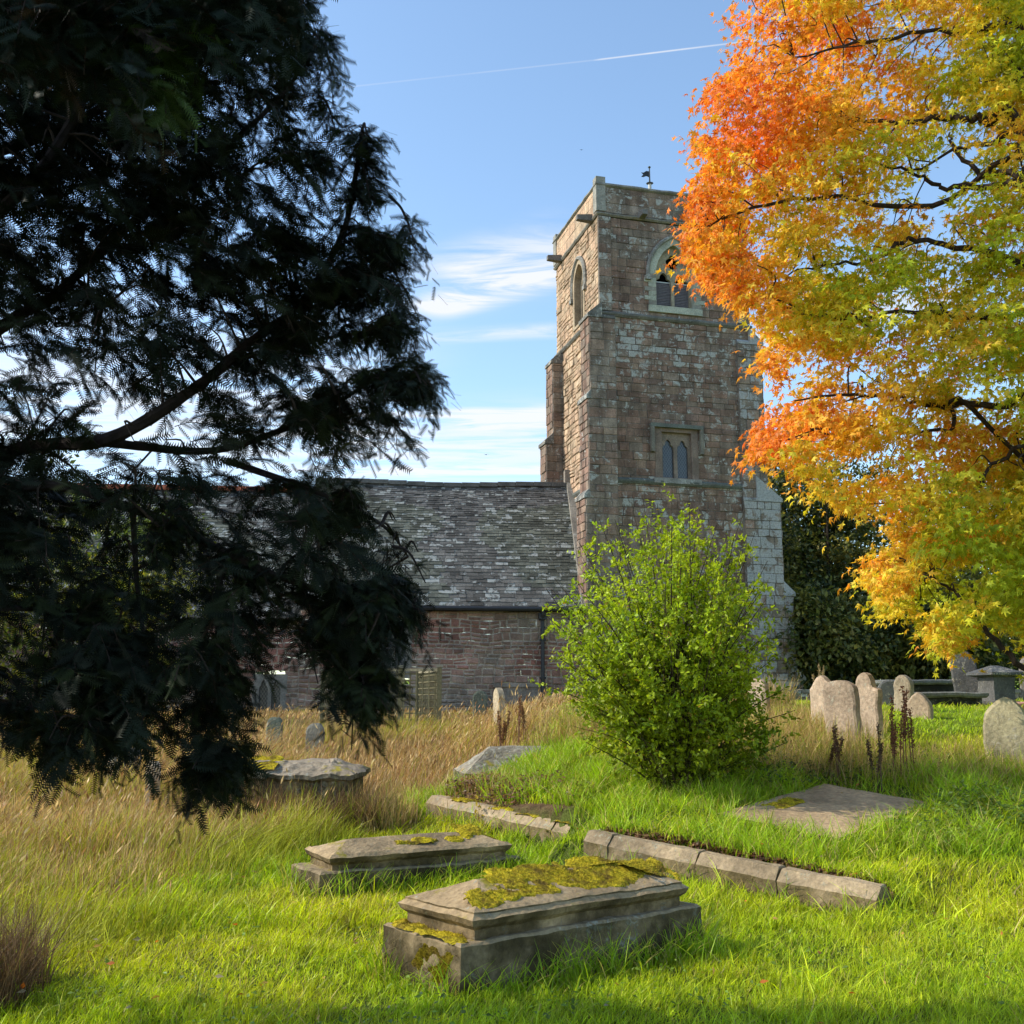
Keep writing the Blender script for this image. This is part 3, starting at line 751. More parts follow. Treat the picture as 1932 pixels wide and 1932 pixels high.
def slates(mb, O, U, Lr, z0, z1, run, ccol, over=.28):
    """stone slates laid in diminishing courses from eaves to ridge"""
    d = unit(NY * run + Zup * (z1 - z0)); nrm = unit(np.cross(U, d))
    if nrm[2] < 0: nrm = -nrm
    S = math.hypot(run, z1 - z0) + over
    base = O + Zup * z0 - d * over
    s = 0.0; Vs = []; Cs = []
    while s < S - .03:
        h = np.interp(s / S, [0, 1], [.17, .095]) * rng.uniform(.92, 1.08)
        u = rng.uniform(-.15, 0)
        while u < Lr:
            w = np.interp(s / S, [0, 1], [.34, .22]) * rng.uniform(.55, 1.5)
            a = max(u, 0); b = min(u + w, Lr) - .006
            sag = .05 * math.sin(3.1 * (a / max(Lr, 1))) * (s / S)
            t0 = .022 * rng.uniform(.7, 1.6); lift = rng.uniform(0, .012); e = rng.uniform(-.02, .02)
            if b > a + .02:
                p = lambda uu, ss, hh: base + U * uu + d * ss + nrm * (hh - sag)
                top = min(s + h * 1.25, S)
                Vs.append([p(a, s + e, lift), p(b, s + e + rng.uniform(-.01, .01), lift), p(b, top, -.004), p(a, top, -.004), p(a, s + e, t0 + lift), p(b, s + e, t0 + lift), p(b, top, .012), p(a, top, .012)])
                c = ccol(a, s / S); la = rng.random() ** 1.5 * .95
                Cs.append([(*c, la)] * 8)
            u += w
        s += h
    K = len(Vs); f = np.array([[4, 5, 6, 7], [0, 1, 5, 4], [1, 2, 6, 5], [3, 0, 4, 7]])
    mb.add(np.array(Vs).reshape(-1, 3), (f[None] + (np.arange(K) * 8)[:, None, None]).reshape(-1, 4), np.array(Cs).reshape(-1, 4))
    # solid deck underneath so no light leaks through
    q = [base + nrm * -.06, base + U * Lr + nrm * -.06, base + U * Lr + d * S + nrm * -.06, base + d * S + nrm * -.06]
    mb.add(q, np.array([[0, 1, 2, 3]]), (.05, .05, .05))
def slcol(u, t):
    g = float(fbm(np.array([[u * .4, t * 3, 2.0]]), 1, 31, 2)[0])
    c = np.array((.165, .153, .138)) * (1 - t) + np.array((.135, .13, .125)) * t
    if g > .52: c = np.array((.135, .138, .112))
    return c * .82 * rng.uniform(.55, 1.3)
m_ = MB(); slates(m_, NXo + NX * LC + NS * .02, NX, LN - .12, ZE, ZR, RUN, slcol)
roofN = m_.build('roof', M_SLATE, nave)
m_ = MB()
A = NXo + NX * LC + NY * RUN
for k in range(14):
    obox(m_, A + NX * (k * (LN - .1) / 14) + NY * -.16 + Zup * (ZR - .09 + .03 * math.sin(k * .7) - .05 * math.sin(3.1 * k / 14)), NX, NY, Zup, (LN - .1) / 14 - .012, .34, .15, (.13, .125, .12, .3))
m_.build('ridge', M_SLATE, roofN)
m_ = MB()  # north slope
m_.add([A + Zup * (ZR - .02), A + NX * LN + Zup * (ZR - .02), A + NX * LN + NY * RUN + Zup * ZE, A + NY * RUN + Zup * ZE], np.array([[0, 1, 2, 3]]), (.12, .12, .11)); m_.build('roof', M_SLATE, nave)
m_ = MB()  # gable wall above eaves at the tower end and its stone verge coping
m_.add([NO + Zup * ZE, NO + NY * 2 * RUN + Zup * ZE, NO + NY * RUN + Zup * (ZR - .05)], np.array([[0, 1, 2]]), (.2, .17, .14)); m_.build('gable', M_RUBBLE, nave)
m_ = MB()
dv = unit(NY * RUN + Zup * (ZR - ZE)); nv = unit(np.cross(NX, dv)); SL = math.hypot(RUN, ZR - ZE)
for k in range(8):
    obox(m_, NO - NX * .2 + Zup * ZE + dv * (-.25 + k * (SL + .45) / 8) + nv * rng.uniform(-.01, .01), NX, dv, nv, .34, (SL + .45) / 8 - .012, .2, (.22, .2, .17, .5))
obox(m_, NO - NX * .26 + NY * (RUN - .2) + Zup * (ZR + .02), NX, NY, Zup, .4, .4, .5, (.22, .19, .16, .3))
m_.build('verge_coping', M_TRIM, nave)
m_ = MB(); slates(m_, NXo + NS * .02, NX, LC, ZE - .35, ZR - .4, RUN, slcol); roofC = m_.build('roof', M_SLATE, chancel)
m_ = MB(); A2 = NXo + NY * RUN
for k in range(34):
    c0 = A2 + NX * (k * LC / 34) + Zup * (ZR - .42); V = []
    for uu in (0, LC / 34 - .015):
        for a in np.linspace(-.2, math.pi + .2, 7): V.append(c0 + NX * uu + NY * math.cos(a) * .17 + Zup * math.sin(a) * .17)
    i = np.arange(6); m_.add(V, np.stack([i, i + 1, i + 8, i + 7], -1), (*(np.array((.36, .11, .06)) * rng.uniform(.7, 1.1)), .2))
m_.build('ridge_tile', M_TRIM, roofC, True)
m_ = MB(); m_.add([A2 + Zup * (ZR - .42), A2 + NX * LC + Zup * (ZR - .42), A2 + NX * LC + NY * RUN + Zup * ZE, A2 + NY * RUN + Zup * ZE], np.array([[0, 1, 2, 3]]), (.12, .12, .11)); m_.build('roof', M_SLATE, chancel)
m_ = MB(); A3 = NO + NS * .26 + Zup * (ZE - .18)
tube(m_, [A3 - NX * (LN + .0) + Zup * .02, A3 - NX * 4, A3 + Zup * 0], .075, (.03, .03, .03), 8); m_.build('gutter', M_IRON, nave)
m_ = MB(); pu, _ = nu(1023, 1200)
pb = NO + NX * pu + NS * .12
tube(m_, [pb + NS * .14 + Zup * (ZE - .2), pb + NS * .12 + Zup * (ZE - .34), pb + Zup * (ZE - .55), pb + Zup * 2.6, pb + Zup * .9], .06, (.03, .03, .03), 8)
obox(m_, pb - NX * .13 + NS * .1 + Zup * (ZE - .5), NX, NY, Zup, .26, .2, .2, (.03, .03, .03))
for z in (2.4, 3.6): obox(m_, pb - NX * .1 + NS * .075 + Zup * z, NX, NY, Zup, .2, .15, .06, (.03, .03, .03))
m_.build('downpipe', M_IRON, nave)

# ------------------------------------------------------------------ tombs
def loft(mb, C, U, V_, rings, col, res=.07, amp=.006, seed=0, cap=True, tip=0.0):
    """stack of rectangles (half length, half width, z); noise gives the worn surface"""
    C = np.asarray(C, float)
    a0, b0, _ = rings[0]
    nu_ = max(3, int(2 * a0 / res)); nv_ = max(3, int(2 * b0 / res))
    def per(a, b):
        tu = np.linspace(-1, 1, nu_); tv = np.linspace(-1, 1, nv_)
        p = [(t * a, -b) for t in tu[:-1]] + [(a, t * b) for t in tv[:-1]] + [(t * a, b) for t in tu[:0:-1]] + [(-a, t * b) for t in tv[:0:-1]]
        return np.array(p)
    # subdivide tall steps
    R2 = [rings[0]]
    for r in rings[1:]:
        p = R2[-1]; d = math.dist(p, r); k = max(1, int(d / res))
        for i in range(1, k + 1): R2.append(tuple(p[j] + (r[j] - p[j]) * i / k for j in range(3)))
    P = []
    for a, b, z in R2:
        q = per(a, b); P.append(np.concatenate([q, np.full((len(q), 1), z)], 1))
    P = np.array(P); m, n = P.shape[:2]
    W = C + P[..., 0:1] * U + P[..., 1:2] * V_; W[..., 2] = C[2] + P[..., 2] + P[..., 0] * tip
    nz = np.stack([fbm(W, 9, seed + k, 3) - .5 for k in (1, 2, 3)], -1)
    big = np.stack([vnoise(W, 2.2, seed + k) - .5 for k in (7, 8, 9)], -1)
    W = W + nz * amp * 2.2 + big * amp * 1.6
    i = (np.arange(m - 1)[:, None] * n + np.arange(n)[None]); i2 = (np.arange(m - 1)[:, None] * n + (np.arange(n)[None] + 1) % n)
    Fq = np.stack([i, i2, i2 + n, i + n], -1).reshape(-1, 4)
    c = np.concatenate([np.broadcast_to(np.asarray(col), (m * n, 3)) * (.85 + .3 * fbm(W.reshape(-1, 3), 3, seed + 5, 2))[:, None], vnoise(W.reshape(-1, 3), 1.3, seed + 6)[:, None] * .6], 1)
    fl = [Fq]
    if cap: fl.append(np.arange(n) + (m - 1) * n)
    mb.add(W.reshape(-1, 3), fl, c)

def moss(C, nrm, U, ra, rb, seed, parent, thick=.03, thr=.5, res=.008, name='moss', shade=1.0):
    """lumpy cushion of moss lying on a plane"""
    nrm = unit(np.asarray(nrm, float)); U = unit(U - nrm * np.dot(U, nrm)); V_ = np.cross(nrm, U)
    nx = int(2 * ra / res); ny = int(2 * rb / res)
    A, B = np.meshgrid(np.linspace(-ra, ra, nx), np.linspace(-rb, rb, ny))
    W = C + A[..., None] * U + B[..., None] * V_
    n = fbm(W, 9, seed, 5); n2 = fbm(W, 40, seed + 9, 2); n3 = vnoise(W, 18, seed + 4)
    e = 1 - np.sqrt((A / ra) ** 2 + (B / rb) ** 2)
    m = n + np.clip(e, -1, .5) * .5 - thr
    h = .62 * thick * np.clip(m * 6, 0, 1) ** .6 * (.45 + .45 * n3 + .4 * n2)
    W = W + nrm * (h - .004)[..., None]
    keep = (m > 0)
    idx = -np.ones(A.shape, int)
    i = (np.arange(ny - 1)[:, None] * nx + np.arange(nx - 1)[None]); kq = (keep[:-1, :-1] | keep[1:, :-1] | keep[:-1, 1:] | keep[1:, 1:])
    i = i[kq]; Fq = np.stack([i, i + 1, i + nx + 1, i + nx], -1)
    g = (fbm(W, 5, seed + 3, 2)).reshape(-1)
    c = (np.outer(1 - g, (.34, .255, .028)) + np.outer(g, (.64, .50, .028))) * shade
    mb = MB(); mb.add(W.reshape(-1, 3), Fq, c)
    # fuzz of tiny shoots
    kk = np.argwhere(m > .03); kk = kk[rng.random(len(kk)) < .5]
    P = W[kk[:, 0], kk[:, 1]]; K = len(P)
    X = unit(nrm[None] + rng.normal(0, .5, (K, 3)))
    Rm = frames(X, rng.normal(0, 1, (K, 3)))
    scatter(mb, np.array([(0, -.15, 0), (0, .15, 0), (1, 0, 0)]), np.array([[0, 1, 2]]), P, Rm, rng.uniform(.008, .018, K), c[(kk[:, 0] * nx + kk[:, 1])] * rng.uniform(.7, 1.5, (K, 1)))
    return mb.build(name, M_MOSS, parent)

EXCL = []   # footprints the grass keeps out of: centre, U, half length, half width
def footprint(C, U, a, b): EXCL.append((np.asarray(C[:2], float), np.asarray(U[:2], float), a, b))

def chest_tomb(near, ang, Lg, Wd, label, scale_h, seed, patches):
    zg = 0.0
    n0 = near[:2]; U = np.array((math.cos(R(ang)), math.sin(R(ang)))); V2 = np.array((-U[1], U[0])); Lh, Wh = Lg / 2, Wd / 2
    c = n0 + U * Lh + V2 * Wh
    C = np.array((*c, near[2])); U3 = np.array((*U, 0)); V3 = np.array((*V2, 0))
    t = thing('coped_tomb', label, 'tomb', C)
    hb = .29 * scale_h; hm = hb + .145 * scale_h; ht = hm + .11 * scale_h
    m_ = MB(); loft(m_, C, U3, V3, [(Lh, Wh, -.15), (Lh, Wh, hb - .015), (Lh - .02, Wh - .02, hb), (Lh - .3, Wh - .25, hb + .004)], (.27, .2, .115), .05, .012, seed)
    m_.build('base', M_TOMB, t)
    i0 = .11
    la, lb = Lh - i0, Wh - .035
    m_ = MB(); loft(m_, C, U3, V3, [(la - .03, lb - .03, hb - .01), (la - .03, lb - .03, hb + .05), (la, lb, hb + .075), (la + .015, lb + .015, hb + .11), (la - .02, lb - .02, hb + .135), (la - .02, lb - .02, hm), (la - .05, lb - .05, hm + .012), (la - lb * .82, .02, ht)], (.33, .235, .13), .045, .008, seed + 20)
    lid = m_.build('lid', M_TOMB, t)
    sl = unit(np.array((0, -(ht - hm) / (lb - .05), 0)) + np.array((0, 0, 1)))
    for (a, b, ra, rb, sd, tk) in patches:
        # a, b along and across the lid, b<0 towards the near long side
        slope = (ht - hm - .012) / (lb - .07)
        zz = ht - abs(b) * slope
        ends = abs(a) - (la - lb * .82)
        if ends > 0: zz = min(zz, ht - ends * (ht - hm - .012) / (lb * .82 - .05))
        nn = unit(U3 * 0 + V3 * (-slope if b < 0 else slope) + Zup) if ends <= abs(b) * .7 else unit(U3 * (np.sign(a) * (ht - hm) / (lb * .82)) + Zup)
        moss(C + U3 * a + V3 * b + Zup * (zz + .002), nn, U3, ra, rb, sd, t, tk)
    footprint(c, U, Lh - .02, Wh - .02)
    return t, C, U3, V3, Lh, Wh, hb, hm, ht

t1 = chest_tomb(onz(868, 1890, 0), 38.5, 1.98, .82, 'coped stone tomb nearest the camera, lid thickly covered in yellow moss', 1.0, 3,
    [(.38, -.12, .56, .24, 5, .035), (.5, .1, .42, .18, 6, .03), (-.12, -.05, .4, .16, 7, .03), (-.3, -.22, .2, .07, 8, .03), (.2, -.22, .2, .1, 9, .035), (-.62, -.22, .2, .12, 12, .04), (.7, -.08, .2, .2, 15, .03), (-.35, .1, .2, .1, 16, .025)])
t2 = chest_tomb(onz(600, 1708, 0), 30, 1.92, .68, 'coped tomb behind the mossiest tomb, clean sunlit hipped end and few moss tufts', .85, 53,
    [(.0, -.14, .2, .06, 21, .04), (.36, -.16, .1, .06, 22, .04), (.6, -.02, .14, .16, 23, .035), (.78, .02, .12, .1, 25, .03)])
T, C, U3, V3, Lh, Wh, hb, hm, ht = t1
moss(C - U3 * (Lh - .07) + V3 * .22 + Zup * hb, Zup, V3, .17, .075, 41, T, .03)
moss(C - U3 * (Lh - .065) - V3 * .16 + Zup * hb, Zup, V3, .22, .075, 42, T, .03, .4)
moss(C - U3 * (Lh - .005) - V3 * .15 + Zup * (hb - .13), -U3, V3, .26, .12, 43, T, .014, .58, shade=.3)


# low kerbs
def kerb_run(A, B, cuts, name, label, seed, hgt, returns=(), grp=None):
    A3 = np.array((*A, 0)); D = np.array((*unit(B - A), 0)); Nn = np.array((-D[1], D[0], 0)); L_ = np.linalg.norm(B - A)
    t = thing(name, label, 'grave kerb', (*A, float(ground_z(*A))))
    pieces = [(A3, D, Nn, L_, cuts)] + list(returns)
    for (P0, d, n, ln, ct) in pieces:
        ct = [0] + list(ct) + [1]
        for k in range(len(ct) - 1):
            s0, s1 = ct[k] * ln, ct[k + 1] * ln - .008
            mid = P0 + d * (s0 + s1) / 2 + n * .13
            z0 = hgt(mid[0], mid[1]); tilt = rng.uniform(-.006, .006)
            m_ = MB(); loft(m_, (mid[0], mid[1], z0 + tilt), d, n, [((s1 - s0) / 2, .14, -.5), ((s1 - s0) / 2, .14, -.09), ((s1 - s0) / 2 - .004, .06, -.008), ((s1 - s0) / 2 - .012, .05, 0)], np.array((.34, .25, .15)) * rng.uniform(.85, 1.05), .05, .010, seed + k * 3, tip=(hgt(mid[0] + d[0] * .2, mid[1]) - hgt(mid[0] - d[0] * .2, mid[1])) / .4)
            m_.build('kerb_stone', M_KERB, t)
            footprint(mid, d, (s1 - s0) / 2, .12)
    return t
dK = np.array((*KD, 0)); nK = np.array((*KN, 0))
kerb_run(K1A, K1B, [.10, .43, .70], 'grave_kerb', 'long sandstone kerb with open joints fronting the raised plot on the right', 80, lambda x, y: np.interp(x, [K1A[0], K1B[0]], [.46, .25]),
    [(np.array((*K1A, 0)) + nK * .3 + dK * .14, nK, -dK, .8, [])])
d2 = np.array((*K2D, 0)); n2 = np.array((*K2N, 0))
k2 = kerb_run(K2A, K2B, [.5, .9], 'grave_kerb', 'mossy overgrown kerb edging the plot with ivy and brown litter', 120, lambda x, y: np.interp(x, [K2A[0], K2B[0]], [.50, .37]),
    [(np.array((*K2B, 0)) + n2 * .27, n2, -d2, 1.0, [])])
for a, sd in ((.5, 61), (1.3, 62), (1.9, 64), (2.45, 63)):
    p = np.array((*K2A, 0)) + d2 * a + n2 * .16
    moss(p + Zup * (np.interp(p[0], [K2A[0], K2B[0]], [.50, .37]) + .0), Zup, d2, .28, .11, sd, k2, .035, .45)
# ledger slab
U_ = unit(SR - SB); V_ = unit(SLf - SB); N_ = unit(np.cross(U_, V_))
slab = MB(); nu2, nv2 = 46, 26; Ls, Ws = np.linalg.norm(SR - SB), np.linalg.norm(SLf - SB)
gu, gv = np.meshgrid(np.linspace(0, Ls, nu2), np.linspace(0, Ws, nv2))
G = SB + gu[..., None] * U_ + gv[..., None] * V_
G = G + N_ * ((fbm(G, 5, 3, 3) - .5) * .018)[..., None]
flat = G.reshape(-1, 3)
i = (np.arange(nv2 - 1)[:, None] * nu2 + np.arange(nu2 - 1)[None]).ravel()
cc = np.outer(.8 + .4 * fbm(flat, 2, 6, 3), (.43, .30, .17))
slab.add(flat, np.stack([i, i + 1, i + nu2 + 1, i + nu2], -1), np.concatenate([cc, np.full((len(cc), 1), .15)], 1))
edge = [G[0], G[:, -1], G[-1, ::-1], G[::-1, 0]]
for e in edge:
    m = len(e); slab.add(np.concatenate([e, e - N_ * .13]), np.stack([np.arange(m - 1), np.arange(m - 1) + m, np.arange(m - 1) + m + 1, np.arange(m - 1) + 1], -1), (.18, .14, .1, .1))
lt = thing('ledger_slab', 'flat tilted grave slab lying in the grass half in shade', 'grave slab', SB)
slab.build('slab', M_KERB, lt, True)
pm = SB + U_ * .95 + V_ * (Ws - .22); moss(pm + N_ * .004, N_, U_, .3, .12, 77, lt, .02, .42)
footprint((SB + SR)[:2] / 2 + (SLf - SB)[:2] / 2, U_[:2] / np.linalg.norm(U_[:2]), Ls / 2 - .03, Ws / 2 - .03)

# coped stone half buried behind the left plot
cb = at(980, 1455, 15.2); zc = at(980, 1408, 15.2)[2]
t3 = thing('sunken_tomb', 'weathered hipped tomb top sunk in long grass left of the bush', 'tomb', (cb[0], 15.2, zc - .5))
m_ = MB(); ua = np.array((math.cos(R(12)), math.sin(R(12)), 0)); va = np.array((-ua[1], ua[0], 0))
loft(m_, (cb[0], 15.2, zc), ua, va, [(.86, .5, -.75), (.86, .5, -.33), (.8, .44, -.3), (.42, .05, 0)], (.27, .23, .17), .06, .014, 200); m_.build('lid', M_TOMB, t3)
footprint(cb, ua, .75, .4)
# flat-topped chest tomb on the left with mossy lid
tb = at(540, 1452, 13.0)
t4 = thing('chest_tomb', 'flat topped chest tomb standing in tall dry grass under the yew tip', 'tomb', (tb[0], 13.3, .2))
ua = np.array((math.cos(R(-3)), math.sin(R(-3)), 0)); va = np.array((-ua[1], ua[0], 0)); C4 = np.array((tb[0], 13.35, 0))
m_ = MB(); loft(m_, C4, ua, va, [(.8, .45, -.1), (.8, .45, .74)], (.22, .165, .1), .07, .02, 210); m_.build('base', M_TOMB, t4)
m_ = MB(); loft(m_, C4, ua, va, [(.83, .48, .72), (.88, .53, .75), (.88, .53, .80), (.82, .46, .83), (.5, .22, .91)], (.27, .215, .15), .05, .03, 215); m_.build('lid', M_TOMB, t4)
moss(C4 - ua * .5 - va * .38 + Zup * .88, unit(Zup - va * .25), ua, .42, .14, 91, t4, .04, .4)
moss(C4 - ua * .3 - va * .1 + Zup * .95, unit(Zup - va * .25), ua, .25, .1, 92, t4, .03, .42)
footprint(C4, ua, .75, .4)

# ------------------------------------------------------------------ headstones
def headstone(name, label, px, ptop, Y, w, th, prof, az, col, lean=0.0, side=0.0, group='old headstones in the churchyard', cat='headstone', mat=None, alpha=.4):
    top = at(px, ptop, Y); x = top[0]; g = float(ground_z(x, Y)); h = top[2] - g
    a = R(az); Nn = np.array((math.cos(a), math.sin(a), 0)); U = np.array((-Nn[1], Nn[0], 0))
    hw = w / 2
    def arc(z0, n=12, rise=None):
        rise = rise or hw
        return [(-hw * math.cos(math.pi * k / n), z0 + rise * math.sin(math.pi * k / n)) for k in range(n + 1)]
    if prof == 'round': top_p = arc(h - hw * .55, 14, hw * .55)
    elif prof == 'half': top_p = arc(h - hw, 14)
    elif prof == 'gothic': top_p = arch(0, w, h - w * .78, w * .78, 10)
    elif prof == 'shoulder':
        s = hw * .6; top_p = [(-hw, h - w * .62), (-hw * .98, h - w * .5), (-s * 1.05, h - w * .42), (-s, h - w * .36)] + [(u, z) for u, z in arch(0, s * 1.9, h - w * .36, w * .36, 6)] + [(s, h - w * .36), (s * 1.05, h - w * .42), (hw * .98, h - w * .5), (hw, h - w * .62)]
    elif prof == 'pediment': top_p = [(-hw, h - w * .35), (-hw * .5, h), (hw * .5, h), (hw, h - w * .35)]
    elif prof == 'slant': top_p = [(-hw, h - w * .5), (-hw * .2, h - .03), (hw * .2, h), (hw, h - w * .3)]
    else: top_p = [(-hw, h - .02), (hw, h)]
    poly = [(-hw, -.35)] + top_p + [(hw, -.35)]
    # resample the outline so the edge can be worn
    pts = []
    for k in range(len(poly)):
        p, q = np.array(poly[k]), np.array(poly[(k + 1) % len(poly)]); m = max(1, int(np.linalg.norm(q - p) / .06))
        for i_ in range(m): pts.append(p + (q - p) * i_ / m)
    pts = np.array(pts); jn = fbm(np.c_[pts + px, np.full(len(pts), Y)], 6, int(px), 2) - .5
    ctr = np.array((0, h / 2)); pts = pts + unit(pts - ctr) * (jn * .05)[:, None]
    n = len(pts); inner = ctr + (pts - ctr) * (1 - .03 / max(hw, .2))
    sh = math.tan(R(lean)); ss = math.tan(R(side))
    def W(p, d): return np.array([x + U[0] * (p[0] + p[1] * ss) + Nn[0] * (d - p[1] * sh * -1), Y + U[1] * (p[0] + p[1] * ss) + Nn[1] * (d + p[1] * sh), g + p[1]])
    m_ = MB(); t2_ = th / 2
    V = [W(p, t2_) for p in inner] + [W(p, t2_ - .015) for p in pts] + [W(p, -t2_ + .015) for p in pts] + [W(p, -t2_) for p in inner]
    i = np.arange(n); j = (i + 1) % n
    fs = [np.stack([i + k * n, j + k * n, j + (k + 1) * n, i + (k + 1) * n], -1) for k in range(3)]
    tri = np.array(tessellate_polygon([[Vector((p[0], p[1], 0)) for p in inner]]))
    fs += [tri, tri[:, ::-1] + 3 * n]
    m_.add(V, fs, (*col, alpha))
    o = m_.build(name, mat or M_HEAD, None, loc=(x, Y, g)); tag(o, label, cat, group)
    footprint((x, Y), U, w / 2, th / 2)
    return o
PK = (.36, .27, .19); GY = (.3, .28, .22); DK = (.13, .13, .125); GN = (.13, .15, .115)
headstone('headstone', 'slim slanting pink stone just left of the broad round topped headstone', 1551, 1273, 16.0, .42, .12, 'slant', 208, PK, 2, 0)
headstone('headstone', 'broad speckled pinkish headstone with a low rounded top', 1589, 1284, 14.2, .46, .14, 'round', 222, PK, 1, -2)
headstone('headstone', 'shouldered headstone standing close behind the broad round topped one', 1630, 1270, 15.0, .46, .13, 'shoulder', 214, PK, 2, 3)
headstone('headstone', 'narrow leaning headstone on the bright lawn between the low tomb and shouldered stone', 1702, 1275, 19, .34, .14, 'half', 215, (.34, .27, .19), 3, 4)
headstone('headstone', 'dark shaded round headstone peeping out behind the narrow leaning stone', 1682, 1284, 20.5, .5, .12, 'half', 262, DK, 0, -6)
headstone('headstone', 'short broken pointed stump of pink stone on the bright lawn', 1733, 1306, 17.6, .4, .15, 'gothic', 225, PK, 0, 0)
headstone('headstone', 'tall grey leaning slab headstone below the hanging yellow leaves', 1822, 1230, 22.5, .52, .2, 'pediment', 250, (.11, .105, .1), -3, -5)
headstone('headstone', 'large pointed gothic headstone at the right edge of the lawn', 1896, 1315, 13.0, .52, .16, 'gothic', 232, (.33, .28, .17), 1, 0)
headstone('headstone', 'pale pink headstone half hidden behind the green bush', 1432, 1281, 17.5, .36, .12, 'round', 215, PK, 2, 0)
headstone('headstone', 'grey square headstone cut by the right edge of the picture', 1940, 1240, 22.5, .4, .16, 'pediment', 240, (.25, .22, .2), 0, 0)
headstone('headstone', 'thin pale pointed slab seen edge on in the dry grass before the nave', 943, 1298, 22, .3, .16, 'gothic', 205, (.4, .32, .21), 0, -4)
headstone('headstone', 'greenish stone slab near the foot of the nave wall', 906, 1303, 30, .4, .12, 'half', 262, GN, 0, 0)
headstone('headstone', 'pale green round topped headstone below the chancel window', 519, 1352, 20.5, .3, .1, 'half', 262, GN, 0, 0)
headstone('headstone', 'grey oval topped headstone leaning left of the trellis', 593, 1364, 19, .32, .1, 'half', 255, (.17, .16, .13), 0, 4)
headstone('headstone', 'small pale mossy post stone among straw beneath the yew', 217, 1408, 15.5, .16, .12, 'half', 225, (.36, .33, .26), 0, -3)
headstone('headstone', 'leaning narrow stone nearest the yew tip in the straw', 291, 1436, 14, .22, .13, 'round', 222, (.33, .27, .2), 0, -2)
headstone('headstone', 'dark shaded stone between the two small straw field stones', 252, 1408, 16.5, .22, .12, 'half', 262, DK, 0, 0)
# low chest tombs and table tomb at the back right
def low_chest(px, py, Y, a, b, h, az, label, col, grp=None):
    p = at(px, py, Y); g = float(ground_z(p[0], Y)); t = thing('chest_tomb', label, 'tomb', (p[0], Y, g))
    u = np.array((math.cos(R(az)), math.sin(R(az)), 0)); v = np.array((-u[1], u[0], 0)); C_ = np.array((p[0], Y, g))
    m_ = MB(); loft(m_, C_, u, v, [(a, b, -.2), (a, b, h)], np.array(col) * .7, .1, .012, int(px)); m_.build('base', M_TOMB, t)
    m_ = MB(); loft(m_, C_, u, v, [(a + .06, b + .06, h - .01), (a + .1, b + .1, h + .03), (a + .1, b + .1, h + .08), (a + .04, b + .04, h + .1)], col, .1, .014, int(px) + 3); m_.build('lid', M_HEAD, t)
    footprint(C_, u, a, b)
low_chest(1735, 1290, 24.5, .85, .45, .42, 4, 'long dark chest tomb behind the stump with pale slab top', (.14, .14, .13))
low_chest(1765, 1315, 21.5, .75, .4, .16, 3, 'very low dark grave slab tomb in front of the long chest tomb', (.15, .145, .12))
low_chest(1675, 1290, 26, .5, .4, .35, 0, 'shaded chest tomb left of the long pale topped one', (.14, .14, .13))
pd = at(1880, 1300, 22); gp = float(ground_z(pd[0], 22)); zt_ = at(1880, 1256, 22)[2] - gp
t5 = thing('pedestal_tomb', 'grey pedestal tomb with hipped stone lid beside the tall slab headstone', 'tomb', (pd[0], 22, gp))
u = np.array((math.cos(R(20)), math.sin(R(20)), 0)); v = np.array((-u[1], u[0], 0)); C5 = np.array((pd[0], 22, gp))
m_ = MB(); loft(m_, C5, u, v, [(.34, .28, -.2), (.34, .28, .08), (.27, .22, .1), (.27, .22, zt_ - .22)], (.1, .095, .088), .08, .01, 300); m_.build('base', M_HEAD, t5)
m_ = MB(); loft(m_, C5, u, v, [(.3, .24, zt_ - .23), (.42, .36, zt_ - .19), (.42, .36, zt_ - .14), (.1, .02, zt_)], (.1, .1, .098), .07, .01, 305); m_.build('lid', M_HEAD, t5)
pp = at(1925, 1318, 19.5); g6 = float(ground_z(pp[0], 19.5))
m_ = MB(); loft(m_, (pp[0], 19.5, g6), np.array((1., 0, 0)), np.array((0, 1., 0)), [(.32, .2, -.2), (.32, .2, .1), (.26, .14, .13)], (.45, .24, .17), .07, .008, 310)
tag(m_.build('kerb_block', M_HEAD, None, loc=(pp[0], 19.5, g6)), 'low salmon pink grave block at right edge of the lawn', 'grave block')
# boundary wall behind
m_ = MB(); wa = at(1380, 1290, 31); wl = 26
stones(m_, np.array((wa[0], 31.0, 0)), np.array((1., 0, 0)), np.array((0, -1., 0)), wl, 1.3, 1.93, .2, .4, .02, red=.3)
stones(m_, np.array((wa[0], 31.4, 0)), np.array((1., 0, 0)), np.array((0, 1., 0)), wl, 1.3, 1.93, .2, .4, .02, red=.3)
for k in range(26): obox(m_, (wa[0] + k * wl / 26, 30.95, 1.93 + rng.uniform(-.01, .01)), np.array((1., 0, 0)), np.array((0, 1., 0)), Zup, wl / 26 - .02, .5, .1, (.22, .2, .18, .6))
tag(m_.build('boundary_wall', M_TOWER, None, loc=(wa[0], 31, 1.5)), 'low dark stone wall along the back of the churchyard', 'wall')

